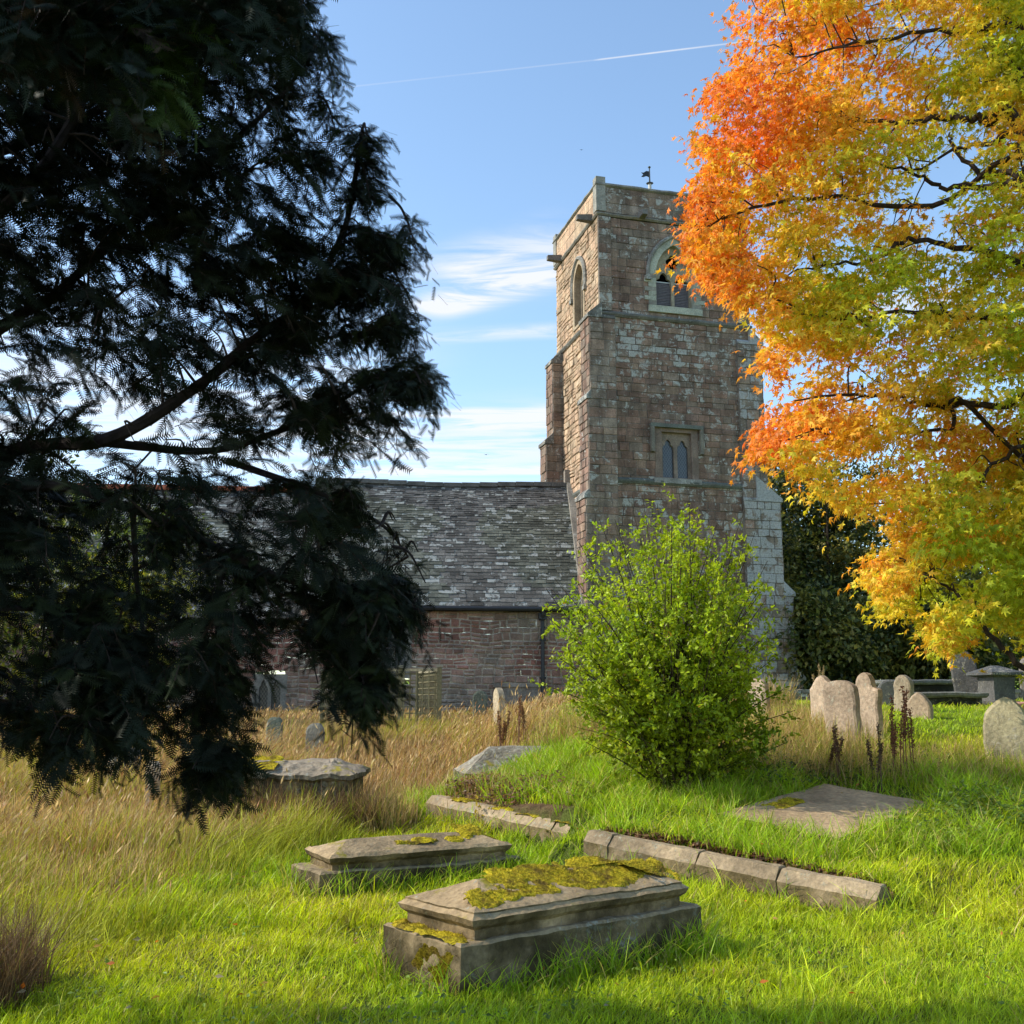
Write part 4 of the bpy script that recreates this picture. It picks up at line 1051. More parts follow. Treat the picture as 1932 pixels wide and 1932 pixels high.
# ------------------------------------------------------------------ trellis screen and tank
FR = np.array((-1.62, 24.0, 0)); BR = np.array((-2.3, 26.4, 0)); FL = np.array((-3.4, 24.3, 0)); BL = np.array((-4.65, 26.4, 0))
def gz(p): return float(ground_z(p[0], p[1]))
ztop = at(833, 1262, 24)[2]
tr = thing('trellis_screen', 'weathered wooden trellis enclosure in the dry grass before the nave', 'trellis', (FR[0], FR[1], gz(FR)))
wc = (.19, .165, .09)
for p in (FR, BR, FL, BL, (FR + FL) / 2):
    m_ = MB(); z0 = gz(p) - .3
    obox(m_, (p[0] - .05, p[1] - .05, z0), np.array((1., 0, 0)), np.array((0, 1., 0)), Zup, .1, .1, ztop + .03 - z0, wc)
    obox(m_, (p[0] - .075, p[1] - .075, ztop + .032), np.array((1., 0, 0)), np.array((0, 1., 0)), Zup, .15, .15, .05, (.3, .27, .2)); m_.build('post', M_WOOD, tr)
for A_, B_ in ((FL, (FR + FL) / 2), ((FR + FL) / 2, FR), (FR, BR), (FL, BL)):
    m_ = MB(); D_ = unit(B_ - A_); ln = np.linalg.norm(B_ - A_); N2 = np.array((D_[1], -D_[0], 0)); z0 = gz(A_) + .05
    k = 0.07
    while k < ln - .06:
        obox(m_, A_ + D_ * k + N2 * .012 + Zup * z0, D_, N2, Zup, .03, .018, ztop - z0 - .05, np.array(wc) * rng.uniform(.75, 1.2)); k += .145
    z = z0 + .02
    while z < ztop - .05:
        obox(m_, A_ + D_ * .05 - N2 * .012 + Zup * z, D_, N2, Zup, ln - .1, .018, .03, np.array(wc) * rng.uniform(.75, 1.2)); z += .145
    obox(m_, A_ + D_ * .05 - N2 * .02 + Zup * (ztop - .05), D_, N2, Zup, ln - .1, .05, .06, (.3, .26, .17)); m_.build('lattice_panel', M_WOOD, tr)
tk = at(701, 1302, 26); t6 = thing('gas_bottle', 'white gas bottle with red valve inside the trellis enclosure', 'gas bottle', (tk[0], 26, gz(tk)))
m_ = MB(); g = gz(tk); zz = at(701, 1289, 26)[2]
tube(m_, [(tk[0], 26, g), (tk[0], 26, g + .06), (tk[0], 26, zz - .22), (tk[0], 26, zz - .12), (tk[0], 26, zz - .08)], [.17, .19, .19, .14, .05], (.75, .74, .72), 14); m_.build('bottle', M_PLASTIC, t6, True)
m_ = MB(); tube(m_, [(tk[0], 26, zz - .08), (tk[0], 26, zz)], [.06, .05], (.5, .04, .04), 10); m_.build('valve', M_PLASTIC, t6)

# ------------------------------------------------------------------ grass
SIDE = lambda n: rng.uniform(0, 2 * np.pi, n)
def keepout(P):
    k = np.ones(len(P), bool)
    for c, u, a, b in EXCL:
        d = P[:, :2] - c; s = d @ u; t = d[:, 0] * -u[1] + d[:, 1] * u[0]
        k &= ~((np.abs(s) < a) & (np.abs(t) < b))
    return k
def litter_bed(P):
    d = P[:, :2] - K2A; a = d @ K2D; b = d @ K2N
    return sstep(-.3, 0, a) * sstep(1.7, 1.2, a) * sstep(.1, .25, b) * sstep(1.3, .7, b)
def tower_out(P):
    d = P[:, :2] - TO[:2]; s = d @ EX[:2]; t = d @ EY[:2]
    return ~((s > -.6) & (s < TW + 1.2) & (t > -.1)) & ~((P[:, 1] > 33.6) & (P[:, 0] < 3.2))

def field(n, y0, y1, xl=-1.15, xr=1.15, pw=1.0):
    """points spread over the visible wedge of ground, denser near the viewer"""
    u = rng.random(n)
    if pw == 1.0: Y = y0 * (y1 / y0) ** u
    else: Y = (y0 ** (1 - pw) + u * (y1 ** (1 - pw) - y0 ** (1 - pw))) ** (1 / (1 - pw))
    X = rng.uniform(xl, xr, n) * .5 * Y
    return X, Y

def blades(mb, B, h, w, lean, az, col, tipcol=None, face=None):
    n = len(B); sd = SIDE(n) if face is None else face
    S = np.stack([np.cos(sd), np.sin(sd), np.zeros(n)], -1) * (w * .5)[:, None]
    L_ = np.stack([np.cos(az), np.sin(az), np.zeros(n)], -1)
    def p(t): return B + Zup * (h * (t - .3 * lean * t * t))[:, None] + L_ * (h * lean * t ** 1.8)[:, None]
    m1, m2, tp = p(.4), p(.75), p(1.0)
    V = np.stack([B - S, B + S, m1 - S * .9, m1 + S * .9, m2 - S * .55, m2 + S * .55, tp], 1)
    k = (np.arange(n) * 7)[:, None]
    Q = np.concatenate([k + np.array([[0, 1, 3, 2]]), k + np.array([[2, 3, 5, 4]])]); T3 = k + np.array([[4, 5, 6]])
    tc = col if tipcol is None else tipcol
    C = np.stack([col * .75, col * .75, col, col, (col + tc) / 2, (col + tc) / 2, tc], 1).reshape(-1, 3)  # roots darkened: shade between the blades painted into the colour
    mb.add(V.reshape(-1, 3), [Q, T3], C)

def place(X, Y, sink=.02):
    return np.stack([X, Y, ground_bump(X, Y) - sink], -1)

# mown and lush green turf
def lush(n, y0, y1, hmin, hmax, wk, mb, pw=1.0):
    X, Y = field(n, y0, y1, -1.2, 1.2, pw)
    P = place(X, Y)
    tall = xb(Y) - X
    keep = keepout(P) & tower_out(P) & (rng.random(len(P)) > .75 * litter_bed(P)) & ((tall < .25 + .8 * rng.random(n)) | (Y < 9.5))
    P = P[keep]; X = X[keep]; Y = Y[keep]; n = len(P)
    cl = fbm(P[:, :2], 2.6, 17, 3); cl2 = fbm(P[:, :2], .8, 18, 2)
    h = (hmin + (hmax - hmin) * np.clip(cl * 1.5 - .3, 0, 1)) * rng.uniform(.5, 1.3, n)
    w = wk * np.sqrt(Y / 7) * rng.uniform(.7, 1.4, n)
    lean = rng.uniform(.1, .9, n); az = rng.normal(.6, 1.4, n)
    g = np.clip(cl2 * 1.6 - .3 + rng.normal(0, .18, n), 0, 1)[:, None]
    c = np.array((.32, .47, .014)) * (1 - g) + np.array((.6, .62, .018)) * g
    dryb = rng.random(n) < np.interp(cl2, [.5, .75], [.03, .22]); c[dryb] = np.array((.5, .4, .13))
    c = c * rng.uniform(.5, 1.4, (n, 1))
    lo = rng.random(n) < .035; h[lo] *= rng.uniform(1.5, 2.4, lo.sum()); w[lo] *= 1.35; lean[lo] += .4
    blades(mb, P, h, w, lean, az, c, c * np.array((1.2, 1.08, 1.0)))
mb = MB()
lush(170000, 4.6, 9.0, .05, .125, .006, mb)
lush(120000, 8.0, 15.0, .07, .2, .0075, mb)
lush(110000, 13.5, 36.0, .05, .13, .0085, mb)
tag(mb.build('green_grass', M_GRASS), 'short bright green grass growing over the churchyard', 'grass', kind='stuff')
# rank tufts round the stones
mb = MB()
pts = []
for c, u, a, b in EXCL[:12]:
    nn = int(420 * (a + b))
    s = rng.uniform(-1, 1, nn); e = rng.integers(0, 4, nn); o_ = rng.uniform(.0, .16, nn)
    s_ = np.where(e < 2, s * (a + .05), np.where(e == 2, a + o_, -a - o_)); t_ = np.where(e < 2, np.where(e == 0, b + o_, -b - o_), s * (b + .05))
    pts.append(np.stack([c[0] + s_ * u[0] - t_ * u[1], c[1] + s_ * u[1] + t_ * u[0]], -1))
for tc, tU, tV, tL, tW, sg in ((t1[1], t1[2], t1[3], t1[4], t1[5], -1), (t2[1], t2[2], t2[3], t2[4], t2[5], -1)):
    nn = 800; a = rng.uniform(-1, 1.05, nn); a = a[rng.random(nn) < np.interp(a, [-1, -.5, 1], [.25, .6, 1])]; o_ = tW + .01 + rng.exponential(.07, len(a))
    pts.append(tc[:2] + (a * tL)[:, None] * tU[:2] - o_[:, None] * tV[:2])
for cx, cy, rr, nn in ((-.2, 14.2, 1.2, 5000), (.5, 13.0, .9, 4200), (1.6, 11.7, 1.3, 3500), (4.9, 11.3, .8, 2500), (3.9, 10.2, .7, 1500), (2.4, 9.9, .9, 1500), (2.2, 12.2, 1.3, 4000), (5.6, 12.3, 1.2, 2600)):
    r = rr * np.sqrt(rng.random(nn)); a = SIDE(nn); pts.append(np.stack([cx + r * np.cos(a), cy + r * np.sin(a) * .7], -1))
q = np.concatenate(pts); P = place(q[:, 0], q[:, 1]); P = P[keepout(P)]; P = P[rng.random(len(P)) > .75 * litter_bed(P)]; n = len(P)
cl = fbm(P[:, :2], 3, 44, 2)
c = np.where(rng.random((n, 1)) < .16, np.array([[.55, .44, .14]]), np.array([[.3, .42, .018]]) * (.7 + .8 * cl[:, None])) * rng.uniform(.7, 1.25, (n, 1))
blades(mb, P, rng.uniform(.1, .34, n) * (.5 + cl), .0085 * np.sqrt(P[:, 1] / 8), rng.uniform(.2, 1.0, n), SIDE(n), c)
tag(mb.build('grass_tufts', M_GRASS), 'longer green grass tufts crowding the graves', 'grass', kind='stuff')

# uncut straw-coloured grass on the left
mb = MB()
def straw(n, y0, y1, pw=1.0):
    X, Y = field(n, y0, y1, -1.25, 1.2, pw)
    P = place(X, Y); d = xb(Y) - X
    ed = rng.normal(0, .25, n)
    keep = keepout(P) & tower_out(P) & (d > ed)
    P, X, Y, d = P[keep], X[keep], Y[keep], d[keep]; n = len(P)
    cl = fbm(P[:, :2], 1.3, 61, 3); rd = fbm(P[:, :2], .45, 62, 2)
    Hm = np.interp(Y, [5.5, 7.5, 9, 11, 14, 18, 22, 26, 33], [.16, .24, .36, .46, .54, .5, .42, .24, .16]) * np.interp(d, [0, .8], [.55, 1])
    patch = fbm(P[:, :2], .55, 66, 2); h = Hm * (.3 + 1.2 * cl) * np.interp(patch, [.3, .6], [.55, 1.15]) * rng.uniform(.55, 1.4, n)
    w = .0052 * np.sqrt(Y / 8) * rng.uniform(.7, 1.5, n)
    lean = rng.uniform(.05, .8, n) + 1.1 * np.clip(fbm(P[:, :2], 1.1, 67, 2) - .5, 0, 1) * 2; az = rng.normal(.1, 1.2, n) + 3 * (fbm(P[:, :2], .8, 68, 2) - .5)
    dry = np.interp(Y, [6, 8, 10, 12.5, 15, 20], [.15, .36, .56, .78, .9, .94]) - 1.6 * np.clip(patch - .5, 0, 1) - .5 * np.clip(sstep(1.2, 0, d), 0, 1) * (Y < 17)
    isd = rng.random(n) < dry
    sc = np.array((.52, .31, .12)) * (1 - rd[:, None]) + np.array((.68, .47, .2)) * rd[:, None]
    bleach = rng.random(n) < .14; sc[bleach] = (.76, .58, .31)
    red = rng.random(n) < .2; sc[red] = (.36, .18, .08)
    gc = np.array((.44, .45, .03)) * (.7 + .6 * rng.random((n, 1)))
    c = np.where(isd[:, None], sc, gc) * rng.uniform(.45, 1.25, (n, 1))
    blades(mb, P, h, w, lean, az, c, c * 1.12)
    # seed heads on some stalks
    k = (rng.random(n) < .10) & isd & (Y > 8.5); Ph = P[k]; hh = h[k] * 1.22; nn = len(Ph)
    L_ = np.stack([np.cos(az[k]), np.sin(az[k]), np.zeros(nn)], -1); ll = lean[k] * .6
    tip = Ph + Zup * (hh * (1 - .3 * ll))[:, None] + L_ * (hh * ll)[:, None]
    X_ = unit(Zup * .8 + L_ * (.2 + ll)[:, None])
    blades(mb, Ph, hh, w[k] * .55, ll, az[k], c[k])
    scatter(mb, np.array([(-.5, 0, 0), (-.1, -.11, 0), (-.1, .11, 0), (.5, 0, 0)]), np.array([[0, 1, 3, 2]]), tip, frames(X_, rng.normal(0, 1, (nn, 3))), rng.uniform(.05, .12, nn) * np.sqrt(Ph[:, 1] / 12), c[k] * 1.1)
straw(90000, 5.2, 12.5); straw(130000, 11, 34)
# dead stems by the bush and right-hand stones
for cx, cy, rx, ry, nn, hh, dr in ((3.4, 14.0, 1.3, 1.4, 5200, .45, .7), (4.6, 16.5, 1.0, 1.5, 1800, .4, .8), (4.9, 12.9, 1.4, .8, 3200, .36, .45), (6.4, 13.2, 1.3, 1.0, 2200, .25, .4), (4.2, 20.5, 1.2, .7, 1500, .6, .9), (1.0, 15.5, .8, .8, 2200, .5, .7), (-3.1, 6.35, .45, .5, 1600, .5, .95), (-2.95, 6.0, .35, .3, 1000, .5, .95), (-.4, 13.3, .5, .5, 500, .3, .8), (-2.7, 12.65, 1.25, .3, 3000, .55, .85), (-1.6, 13.0, .5, .6, 900, .5, .85)):
    r = np.sqrt(rng.random(nn)); a = SIDE(nn); X = cx + rx * r * np.cos(a); Y = cy + ry * r * np.sin(a)
    P = place(X, Y); P = P[keepout(P)]; n = len(P)
    brown = np.array((.2, .12, .06)) if cx < -2 else np.array((.55, .38, .15))
    c = np.where(rng.random((n, 1)) < dr, brown, np.array((.32, .38, .03))) * rng.uniform(.6, 1.25, (n, 1))
    blades(mb, P, hh * rng.uniform(.4, 1.3, n), .0055 * np.sqrt(P[:, 1] / 8) * rng.uniform(.7, 1.4, n), rng.uniform(.05, .9, n), SIDE(n), c)
tag(mb.build('dry_grass', M_STRAW), 'tall uncut straw coloured grass filling the left half of the churchyard', 'grass', kind='stuff')

# ivy, nettles and leaf litter
LEAF4 = np.array([(0, 0, 0), (.35, -.28, .05), (1, 0, -.06), (.35, .28, .05), (.5, 0, -.02)])
LEAF4F = np.array([[0, 1, 4], [1, 2, 4], [2, 3, 4], [3, 0, 4]])
mb = MB()
for cx, cy, rx, ry, nn, sz, cA in ((4.75, 11.0, .55, .7, 1500, .055, (.13, .2, .03)), (4.1, 10.4, .5, .5, 500, .05, (.14, .2, .03)), (1.8, 10.6, .9, .5, 900, .03, (.12, .16, .03)), (1.5, 9.75, .7, .35, 500, .025, (.13, .17, .03)), (.1, 12.7, .7, .45, 800, .035, (.12, .16, .03)), (.55, 11.9, .3, .25, 240, .05, (.2, .2, .03)), (2.6, 12.7, 1.5, .7, 1600, .05, (.07, .11, .02)), (4.2, 13.2, 1.4, .8, 1000, .05, (.09, .13, .025))):
    r = np.sqrt(rng.random(nn)); a = SIDE(nn); X = cx + rx * r * np.cos(a); Y = cy + ry * r * np.sin(a)
    P = place(X, Y, 0); k = keepout(P); P = P[k]; n = len(P); P[:, 2] += rng.uniform(.03, .2, n) * (sz / .05)
    X_ = unit(np.stack([rng.normal(0, 1, n), rng.normal(0, 1, n), rng.normal(-.1, .3, n)], -1)); N_l = unit(np.stack([rng.normal(-.2, .5, n), rng.normal(-.2, .5, n), np.ones(n)], -1))
    scatter(mb, LEAF4, LEAF4F, P, frames(X_, N_l), sz * rng.uniform(.6, 1.4, n), np.array(cA) * rng.uniform(.6, 1.4, (n, 1)))
X, Y = field(5200, 5.0, 12); P = place(X, Y, -.03); cl_ = fbm(P[:, :2], 2.2, 133, 2); k = keepout(P) & (cl_ > .56) & (X > xb(Y) + .3); P = P[k]; n = len(P); P[:, 2] += rng.uniform(.03, .09, n)
scatter(mb, LEAF4, LEAF4F, P, frames(rng.normal(0, 1, (n, 3)) * np.array((1, 1, .3)), np.stack([rng.normal(-.2, .4, n), rng.normal(-.1, .4, n), np.ones(n)], -1)), rng.uniform(.018, .045, n), np.array((.2, .3, .03)) * rng.uniform(.5, 1.4, (n, 1)))
tag(mb.build('ground_ivy', M_LEAF), 'low ivy and nettle leaves sprawling between the plots', 'ground cover', kind='stuff')
mb = MB()
nn = 3200; cA = np.array((*K2A, 0)); q = rng.random(nn)
X = np.concatenate([K2A[0] + K2D[0] * q * 1.6 + K2N[0] * rng.uniform(.1, 1.0, nn), K1A[0] + KD[0] * (q * 3.2) + KN[0] * rng.uniform(.2, .42, nn)])
Y = np.concatenate([K2A[1] + K2D[1] * q * 1.6 + K2N[1] * rng.uniform(.1, 1.0, nn), K1A[1] + KD[1] * (q * 3.2) + KN[1] * rng.uniform(.2, .42, nn)])
P = place(X, Y, -.02); n = len(P); P[:n // 2, 2] += rng.uniform(0, .14, n // 2)
lc = np.array([(.26, .13, .075), (.2, .11, .065), (.34, .21, .1), (.13, .075, .045)])[rng.integers(0, 4, n)]
scatter(mb, LEAF4, LEAF4F, P, frames(rng.normal(0, 1, (n, 3)) * np.array((1, 1, .3)), np.stack([rng.normal(0, .6, n), rng.normal(0, .6, n), np.ones(n)], -1)), rng.uniform(.03, .07, n), lc * rng.uniform(.7, 1.3, (n, 1)))
X, Y = field(260, 5.4, 14); P = place(X, Y, -.09); n = len(P)
scatter(mb, LEAF4, LEAF4F, P, frames(rng.normal(0, 1, (n, 3)) * np.array((1, 1, .3)), np.stack([rng.normal(0, .6, n), rng.normal(0, .6, n), np.ones(n)], -1)), rng.uniform(.03, .06, n), np.array([(.55, .16, .03), (.5, .3, .06), (.4, .32, .2)])[rng.integers(0, 3, n)])
tag(mb.build('leaf_litter', M_LEAF), 'brown and orange fallen leaves lying on the grass and plots', 'fallen leaves', kind='stuff')

# ------------------------------------------------------------------ dock and dead stalks
def dock(px, pb, Y, h, label, seed, col=(.17, .06, .035)):
    p = at(px, pb, Y); g = float(ground_z(p[0], Y)); t = thing('dock_plant', label, 'weed', (p[0], Y, g), 'dry dock stems')
    for k in range(rng.integers(3, 6)):
        bx = p[0] + rng.normal(0, .05); by = Y + rng.normal(0, .05); le = rng.normal(0, .06, 2); hh = h * rng.uniform(.7, 1.1)
        L_ = smooth_line([(bx, by, g - .05), (bx + le[0] * .3, by + le[1] * .3, g + hh * .5), (bx + le[0], by + le[1], g + hh)], 6)
        m_ = MB(); tube(m_, L_, np.linspace(.008, .003, len(L_)), col, 5)
        n = 190; s = np.linspace(.45, 1, n); idx = s * (len(L_) - 1); i0 = np.floor(idx).astype(int).clip(0, len(L_) - 2); f = (idx - i0)[:, None]
        P = L_[i0] * (1 - f) + L_[i0 + 1] * f + rng.normal(0, .009, (n, 3))
        st = m_.build('stem', M_PLAIN, t)
        m2 = MB(); scatter(m2, LEAF4, LEAF4F, P, frames(rng.normal(0, 1, (n, 3)), rng.normal(0, 1, (n, 3))), rng.uniform(.018, .035, n), np.array(col) * rng.uniform(.7, 1.6, (n, 1)))
        m2.build('seed_head', M_LEAF, st)
dock(1692, 1470, 12.4, .95, 'tall rusty dock stems left of the pair on the lawn', 1)
dock(1716, 1470, 12.6, 1.0, 'tallest rusty dock stems before the bright lawn', 2)
dock(1655, 1475, 12.2, .8, 'dark brown dock stems below the shouldered headstone', 3, (.1, .06, .035))
dock(1578, 1470, 12.6, .6, 'short dock stems in front of the broad headstone', 4, (.14, .07, .04))
dock(950, 1425, 16.4, .75, 'reddish dock stems below the thin edge on slab', 5, (.2, .1, .055))
dock(985, 1420, 16.8, .7, 'reddish dock stems above the sunken tomb', 6, (.2, .1, .055))
dock(1545, 1345, 19.5, .75, 'pale dead stalks beside the slim slanting stone', 7, (.3, .22, .12))

# ------------------------------------------------------------------ trees
def leaf_template_maple():
    ang = np.array([0, 24, 48, 78, 105, 140, 180, -140, -105, -78, -48, -24]) * np.pi / 180
    rad = np.array([1, .42, .9, .34, .68, .25, .12, .25, .68, .34, .9, .42])
    V = [(0, 0, 0)] + [(.5 * r * math.cos(a) + .0, .5 * r * math.sin(a), -.10 * r * r) for r, a in zip(rad, ang)]
    n = len(ang); i = np.arange(n)
    return np.array(V), np.stack([np.zeros(n, int), 1 + i, 1 + (i + 1) % n], -1)

def sample_poly(poly, n, ya, yb, x0, x1, y0, y1, dens=None):
    out = []
    while sum(len(o) for o in out) < n:
        k = n * 3; px = rng.uniform(x0, x1, k); py = rng.uniform(y0, y1, k); Y = rng.uniform(ya, yb, k)
        m = inpoly(px, py, poly)
        if dens is not None: m &= rng.random(k) < dens(px, py, Y)
        out.append(np.stack([px, py, Y], -1)[m])
    q = np.concatenate(out)[:n]
    d = np.stack([(q[:, 0] - 966) / F, CP - (966 - q[:, 1]) / F * SP, SP + (966 - q[:, 1]) / F * CP], -1)
    P = d * (q[:, 2] / d[:, 1])[:, None]; P[:, 2] += EYE
    return q, P

# --- yew at the left, close to the viewer
wedge = [(640, 215), (650, 262), (652, 320), (642, 372), (634, 420), (616, 462), (590, 452), (598, 400), (618, 330), (628, 262)]
yew_poly = [(-500, -260), (560, -260), (592, 30), (618, 60), (626, 150), (632, 210), (622, 300), (604, 380), (598, 430), (634, 330), (648, 236), (690, 236), (704, 290), (728, 350), (722, 410), (770, 396), (786, 470), (764, 530), (788, 600), (792, 690), (826, 748), (798, 772), (760, 782), (772, 838), (712, 872), (660, 890), (664, 928), (705, 990), (716, 1040), (752, 1035), (782, 1085), (762, 1180), (775, 1206), (735, 1225), (728, 1320), (722, 1345), (706, 1300), (690, 1375), (650, 1400), (640, 1300), (612, 1240), (560, 1200), (490, 1190), (466, 1300), (462, 1400), (424, 1450), (420, 1500), (398, 1470), (346, 1548), (356, 1460), (300, 1390), (240, 1420), (205, 1390), (160, 1440), (130, 1420), (75, 1450), (30, 1380), (-500, 1380)]
YB = np.array((-3.75, 4.9, 0.0))
yew = thing('yew_tree', 'huge dark yew with drooping sprays filling the left side', 'yew tree', YB)
mt = MB(); tl_ = smooth_line([YB - Zup * .3, YB + Zup * 1.2, YB + np.array((.1, .05, 3)), YB + np.array((.05, 0, 6.5)), YB + np.array((.2, .1, 9))], 6)
tube(mt, tl_, np.linspace(.42, .1, len(tl_)), (.09, .06, .045), 12, .25); mt.build('trunk', M_BARK, yew)
limbs_px = [
    ([(-300, 900), (0, 860), (200, 830), (373, 728), (467, 649), (551, 588), (607, 518), (653, 420), (677, 290), (684, 240)], 5.3, .05),
    ([(200, 835), (400, 850), (560, 800), (630, 765), (728, 709), (800, 742)], 5.5, .03),
    ([(-250, 760), (0, 620), (100, 560), (250, 420), (400, 300), (540, 170), (590, 70)], 5.2, .045),
    ([(-300, 1000), (0, 930), (250, 960), (420, 1040), (560, 1100), (700, 1130), (790, 1150)], 5.1, .04),
    ([(420, 1040), (410, 1180), (405, 1330), (360, 1500)], 5.2, .018),
    ([(-150, 990), (80, 1150), (150, 1300), (130, 1410)], 5.0, .02),
    ([(430, 870), (600, 930), (720, 990), (770, 1050)], 5.6, .025),
    ([(-250, 560), (0, 400), (150, 200), (220, 0), (260, -240)], 5.0, .05),
    ([(-200, 300), (100, 250), (300, 120), (500, -40), (560, -200)], 5.4, .04),
    ([(551, 588), (640, 560), (700, 480), (770, 440)], 5.5, .018),
    ([(467, 649), (600, 640), (720, 620), (785, 620)], 5.6, .018),
    ([(560, 1100), (620, 1220), (700, 1330)], 5.2, .018),
    ([(250, 960), (260, 1120), (280, 1280), (260, 1400)], 5.1, .02),
]
LIMB = []
for pts_, Y_, r_ in limbs_px:
    w_ = [at(px, py, Y_ + .18 * math.sin(px * .013 + py * .01)) for px, py in pts_]
    if pts_[0][0] < -100: w_[0] = YB + np.array((.1, .05, max(.6, w_[0][2] - .6)))
    L_ = smooth_line(w_, 7); LIMB.append(L_)
    m_ = MB(); tube(m_, L_, np.linspace(r_ * .8, r_ * .16, len(L_)), (.028, .02, .018), 7, .2); m_.build('limb', M_BARK, yew)
LP = np.concatenate(LIMB)

def needle_sprig(nn=18):
    V = [(0, -.012, 0), (0, .012, 0), (1, 0, 0)]; Fs = [(0, 1, 2)]
    for k in range(nn):
        x = .06 + .92 * k / nn; s = 1 if k % 2 else -1; l = .25 * (1 - .4 * abs(x - .4))
        b = len(V); V += [(x - .04, 0, 0), (x + .04, 0, 0), (x + .1, s * l, -.015)]; Fs.append((b, b + 1, b + 2))
    return np.array(V), np.array(Fs)
SPV, SPF = needle_sprig()

def yew_crown(q, P, Lmin, Lmax, nsp, col, poly=None, name='crown', parent=None, mat=None, droop=.9, out=(.55, -.05), sl=(.075, .14)):
    K = len(P)
    d0 = np.stack([rng.normal(out[0], .55, K), rng.normal(out[1], .6, K), rng.normal(.05, .4, K)], -1)
    d0 = unit(d0); Lg = rng.uniform(Lmin, Lmax, K)
    s = np.linspace(.08, 1, nsp)
    pos = P[:, None] + Lg[:, None, None] * (s[None, :, None] * d0[:, None] - droop * .5 * (s ** 2)[None, :, None] * Zup)
    tan = unit(d0[:, None] - droop * s[None, :, None] * Zup)
    mbx = MB()
    # twigs
    nk = 3
    si = np.linspace(0, nsp - 1, nk + 1).astype(int)
    for a in range(nk):
        A = P if a == 0 else pos[:, si[a]]; B = pos[:, si[a + 1]]
        t_ = unit(B - A); sdv = unit(np.cross(t_, rng.normal(0, 1, (K, 3)))) * .0035
        V = np.stack([A - sdv, A + sdv, B + sdv * .7, B - sdv * .7], 1)
        if poly is not None: V = V[inpoly(*proj((A + B) / 2), poly)]
        mbx.add(V.reshape(-1, 3), (np.arange(len(V)) * 4)[:, None] + np.array([[0, 1, 2, 3]]), (.03, .02, .015))
    side = unit(np.cross(tan, Zup + rng.normal(0, .35, (K, 1, 3))))
    sg = np.where(np.arange(nsp) % 2 == 0, 1, -1)[None, :, None]
    X = unit(tan * .75 + side * sg * .75 + rng.normal(0, .22, pos.shape) - Zup * .22 * droop)
    X = X.reshape(-1, 3); PP = pos.reshape(-1, 3)
    N = unit(np.cross(np.repeat(side, 1, 1).reshape(-1, 3), X) + rng.normal(0, .35, X.shape))
    c = np.repeat(col, nsp, 0) * rng.uniform(.6, 1.4, (len(PP), 1))
    if poly is not None:
        px, py = proj(np.repeat(P, nsp, 0) * .6 + PP * .4); jx = np.repeat(rng.normal(0, 16, K), nsp); ok = inpoly(px - jx, py - np.abs(jx) * .4, poly) & ~inpoly(px, py, wedge)
        PP, X, N, c = PP[ok], X[ok], N[ok], c[ok]
    scatter(mbx, SPV, SPF, PP, frames(X, N), rng.uniform(*sl, len(PP)), c)
    return mbx.build(name, mat or M_YEW, parent)

def ydens(px, py, Y):
    d = np.full(px.shape, .72)
    core = np.exp(-(((px - 380) / 230) ** 2 + ((py - 330) / 330) ** 2)); d = d + .5 * core
    mid = np.exp(-(((px - 300) / 420) ** 2 + ((py - 760) / 190) ** 2)); d = d - .36 * mid
    win = np.exp(-(((px - 330) / 150) ** 2 + ((py - 1010) / 90) ** 2)); d = d - .6 * win
    win2 = np.exp(-(((px - 500) / 70) ** 2 + ((py - 1270) / 90) ** 2)); d = d - .5 * win2
    d = d - .22 * sstep(430, 600, px) * (py < 930)
    lowr = np.exp(-(((px - 660) / 120) ** 2 + ((py - 1080) / 130) ** 2)); d = d + .08 * lowr
    for cx, cy, sx, sy, k in ((615, 400, 26, 75, 1.), (570, 545, 38, 34, .7), (515, 715, 40, 28, .8), (455, 745, 30, 30, .5), (640, 520, 24, 30, .6), (560, 200, 18, 40, .5), (60, 640, 60, 60, .5), (250, 800, 70, 40, .5), (130, 520, 60, 40, .4), (640, 1090, 90, 90, .3), (600, 330, 24, 60, .6), (740, 1130, 60, 60, .25)):
        d = d - k * np.exp(-(((px - cx) / sx) ** 2 + ((py - cy) / sy) ** 2))
    n = fbm(np.stack([px / 75, py / 60, Y * 2.2], -1), 1, 71, 3)
    return d * sstep(.36, .58, n) * 1.3
core_poly = [(x - (90 if y < 930 else 60) if x > 620 else (x - 30 if x > 540 else x), y) for x, y in yew_poly]
q, P = sample_poly(core_poly, 3300, 4.75, 6.1, -480, 840, -250, 1550, ydens)
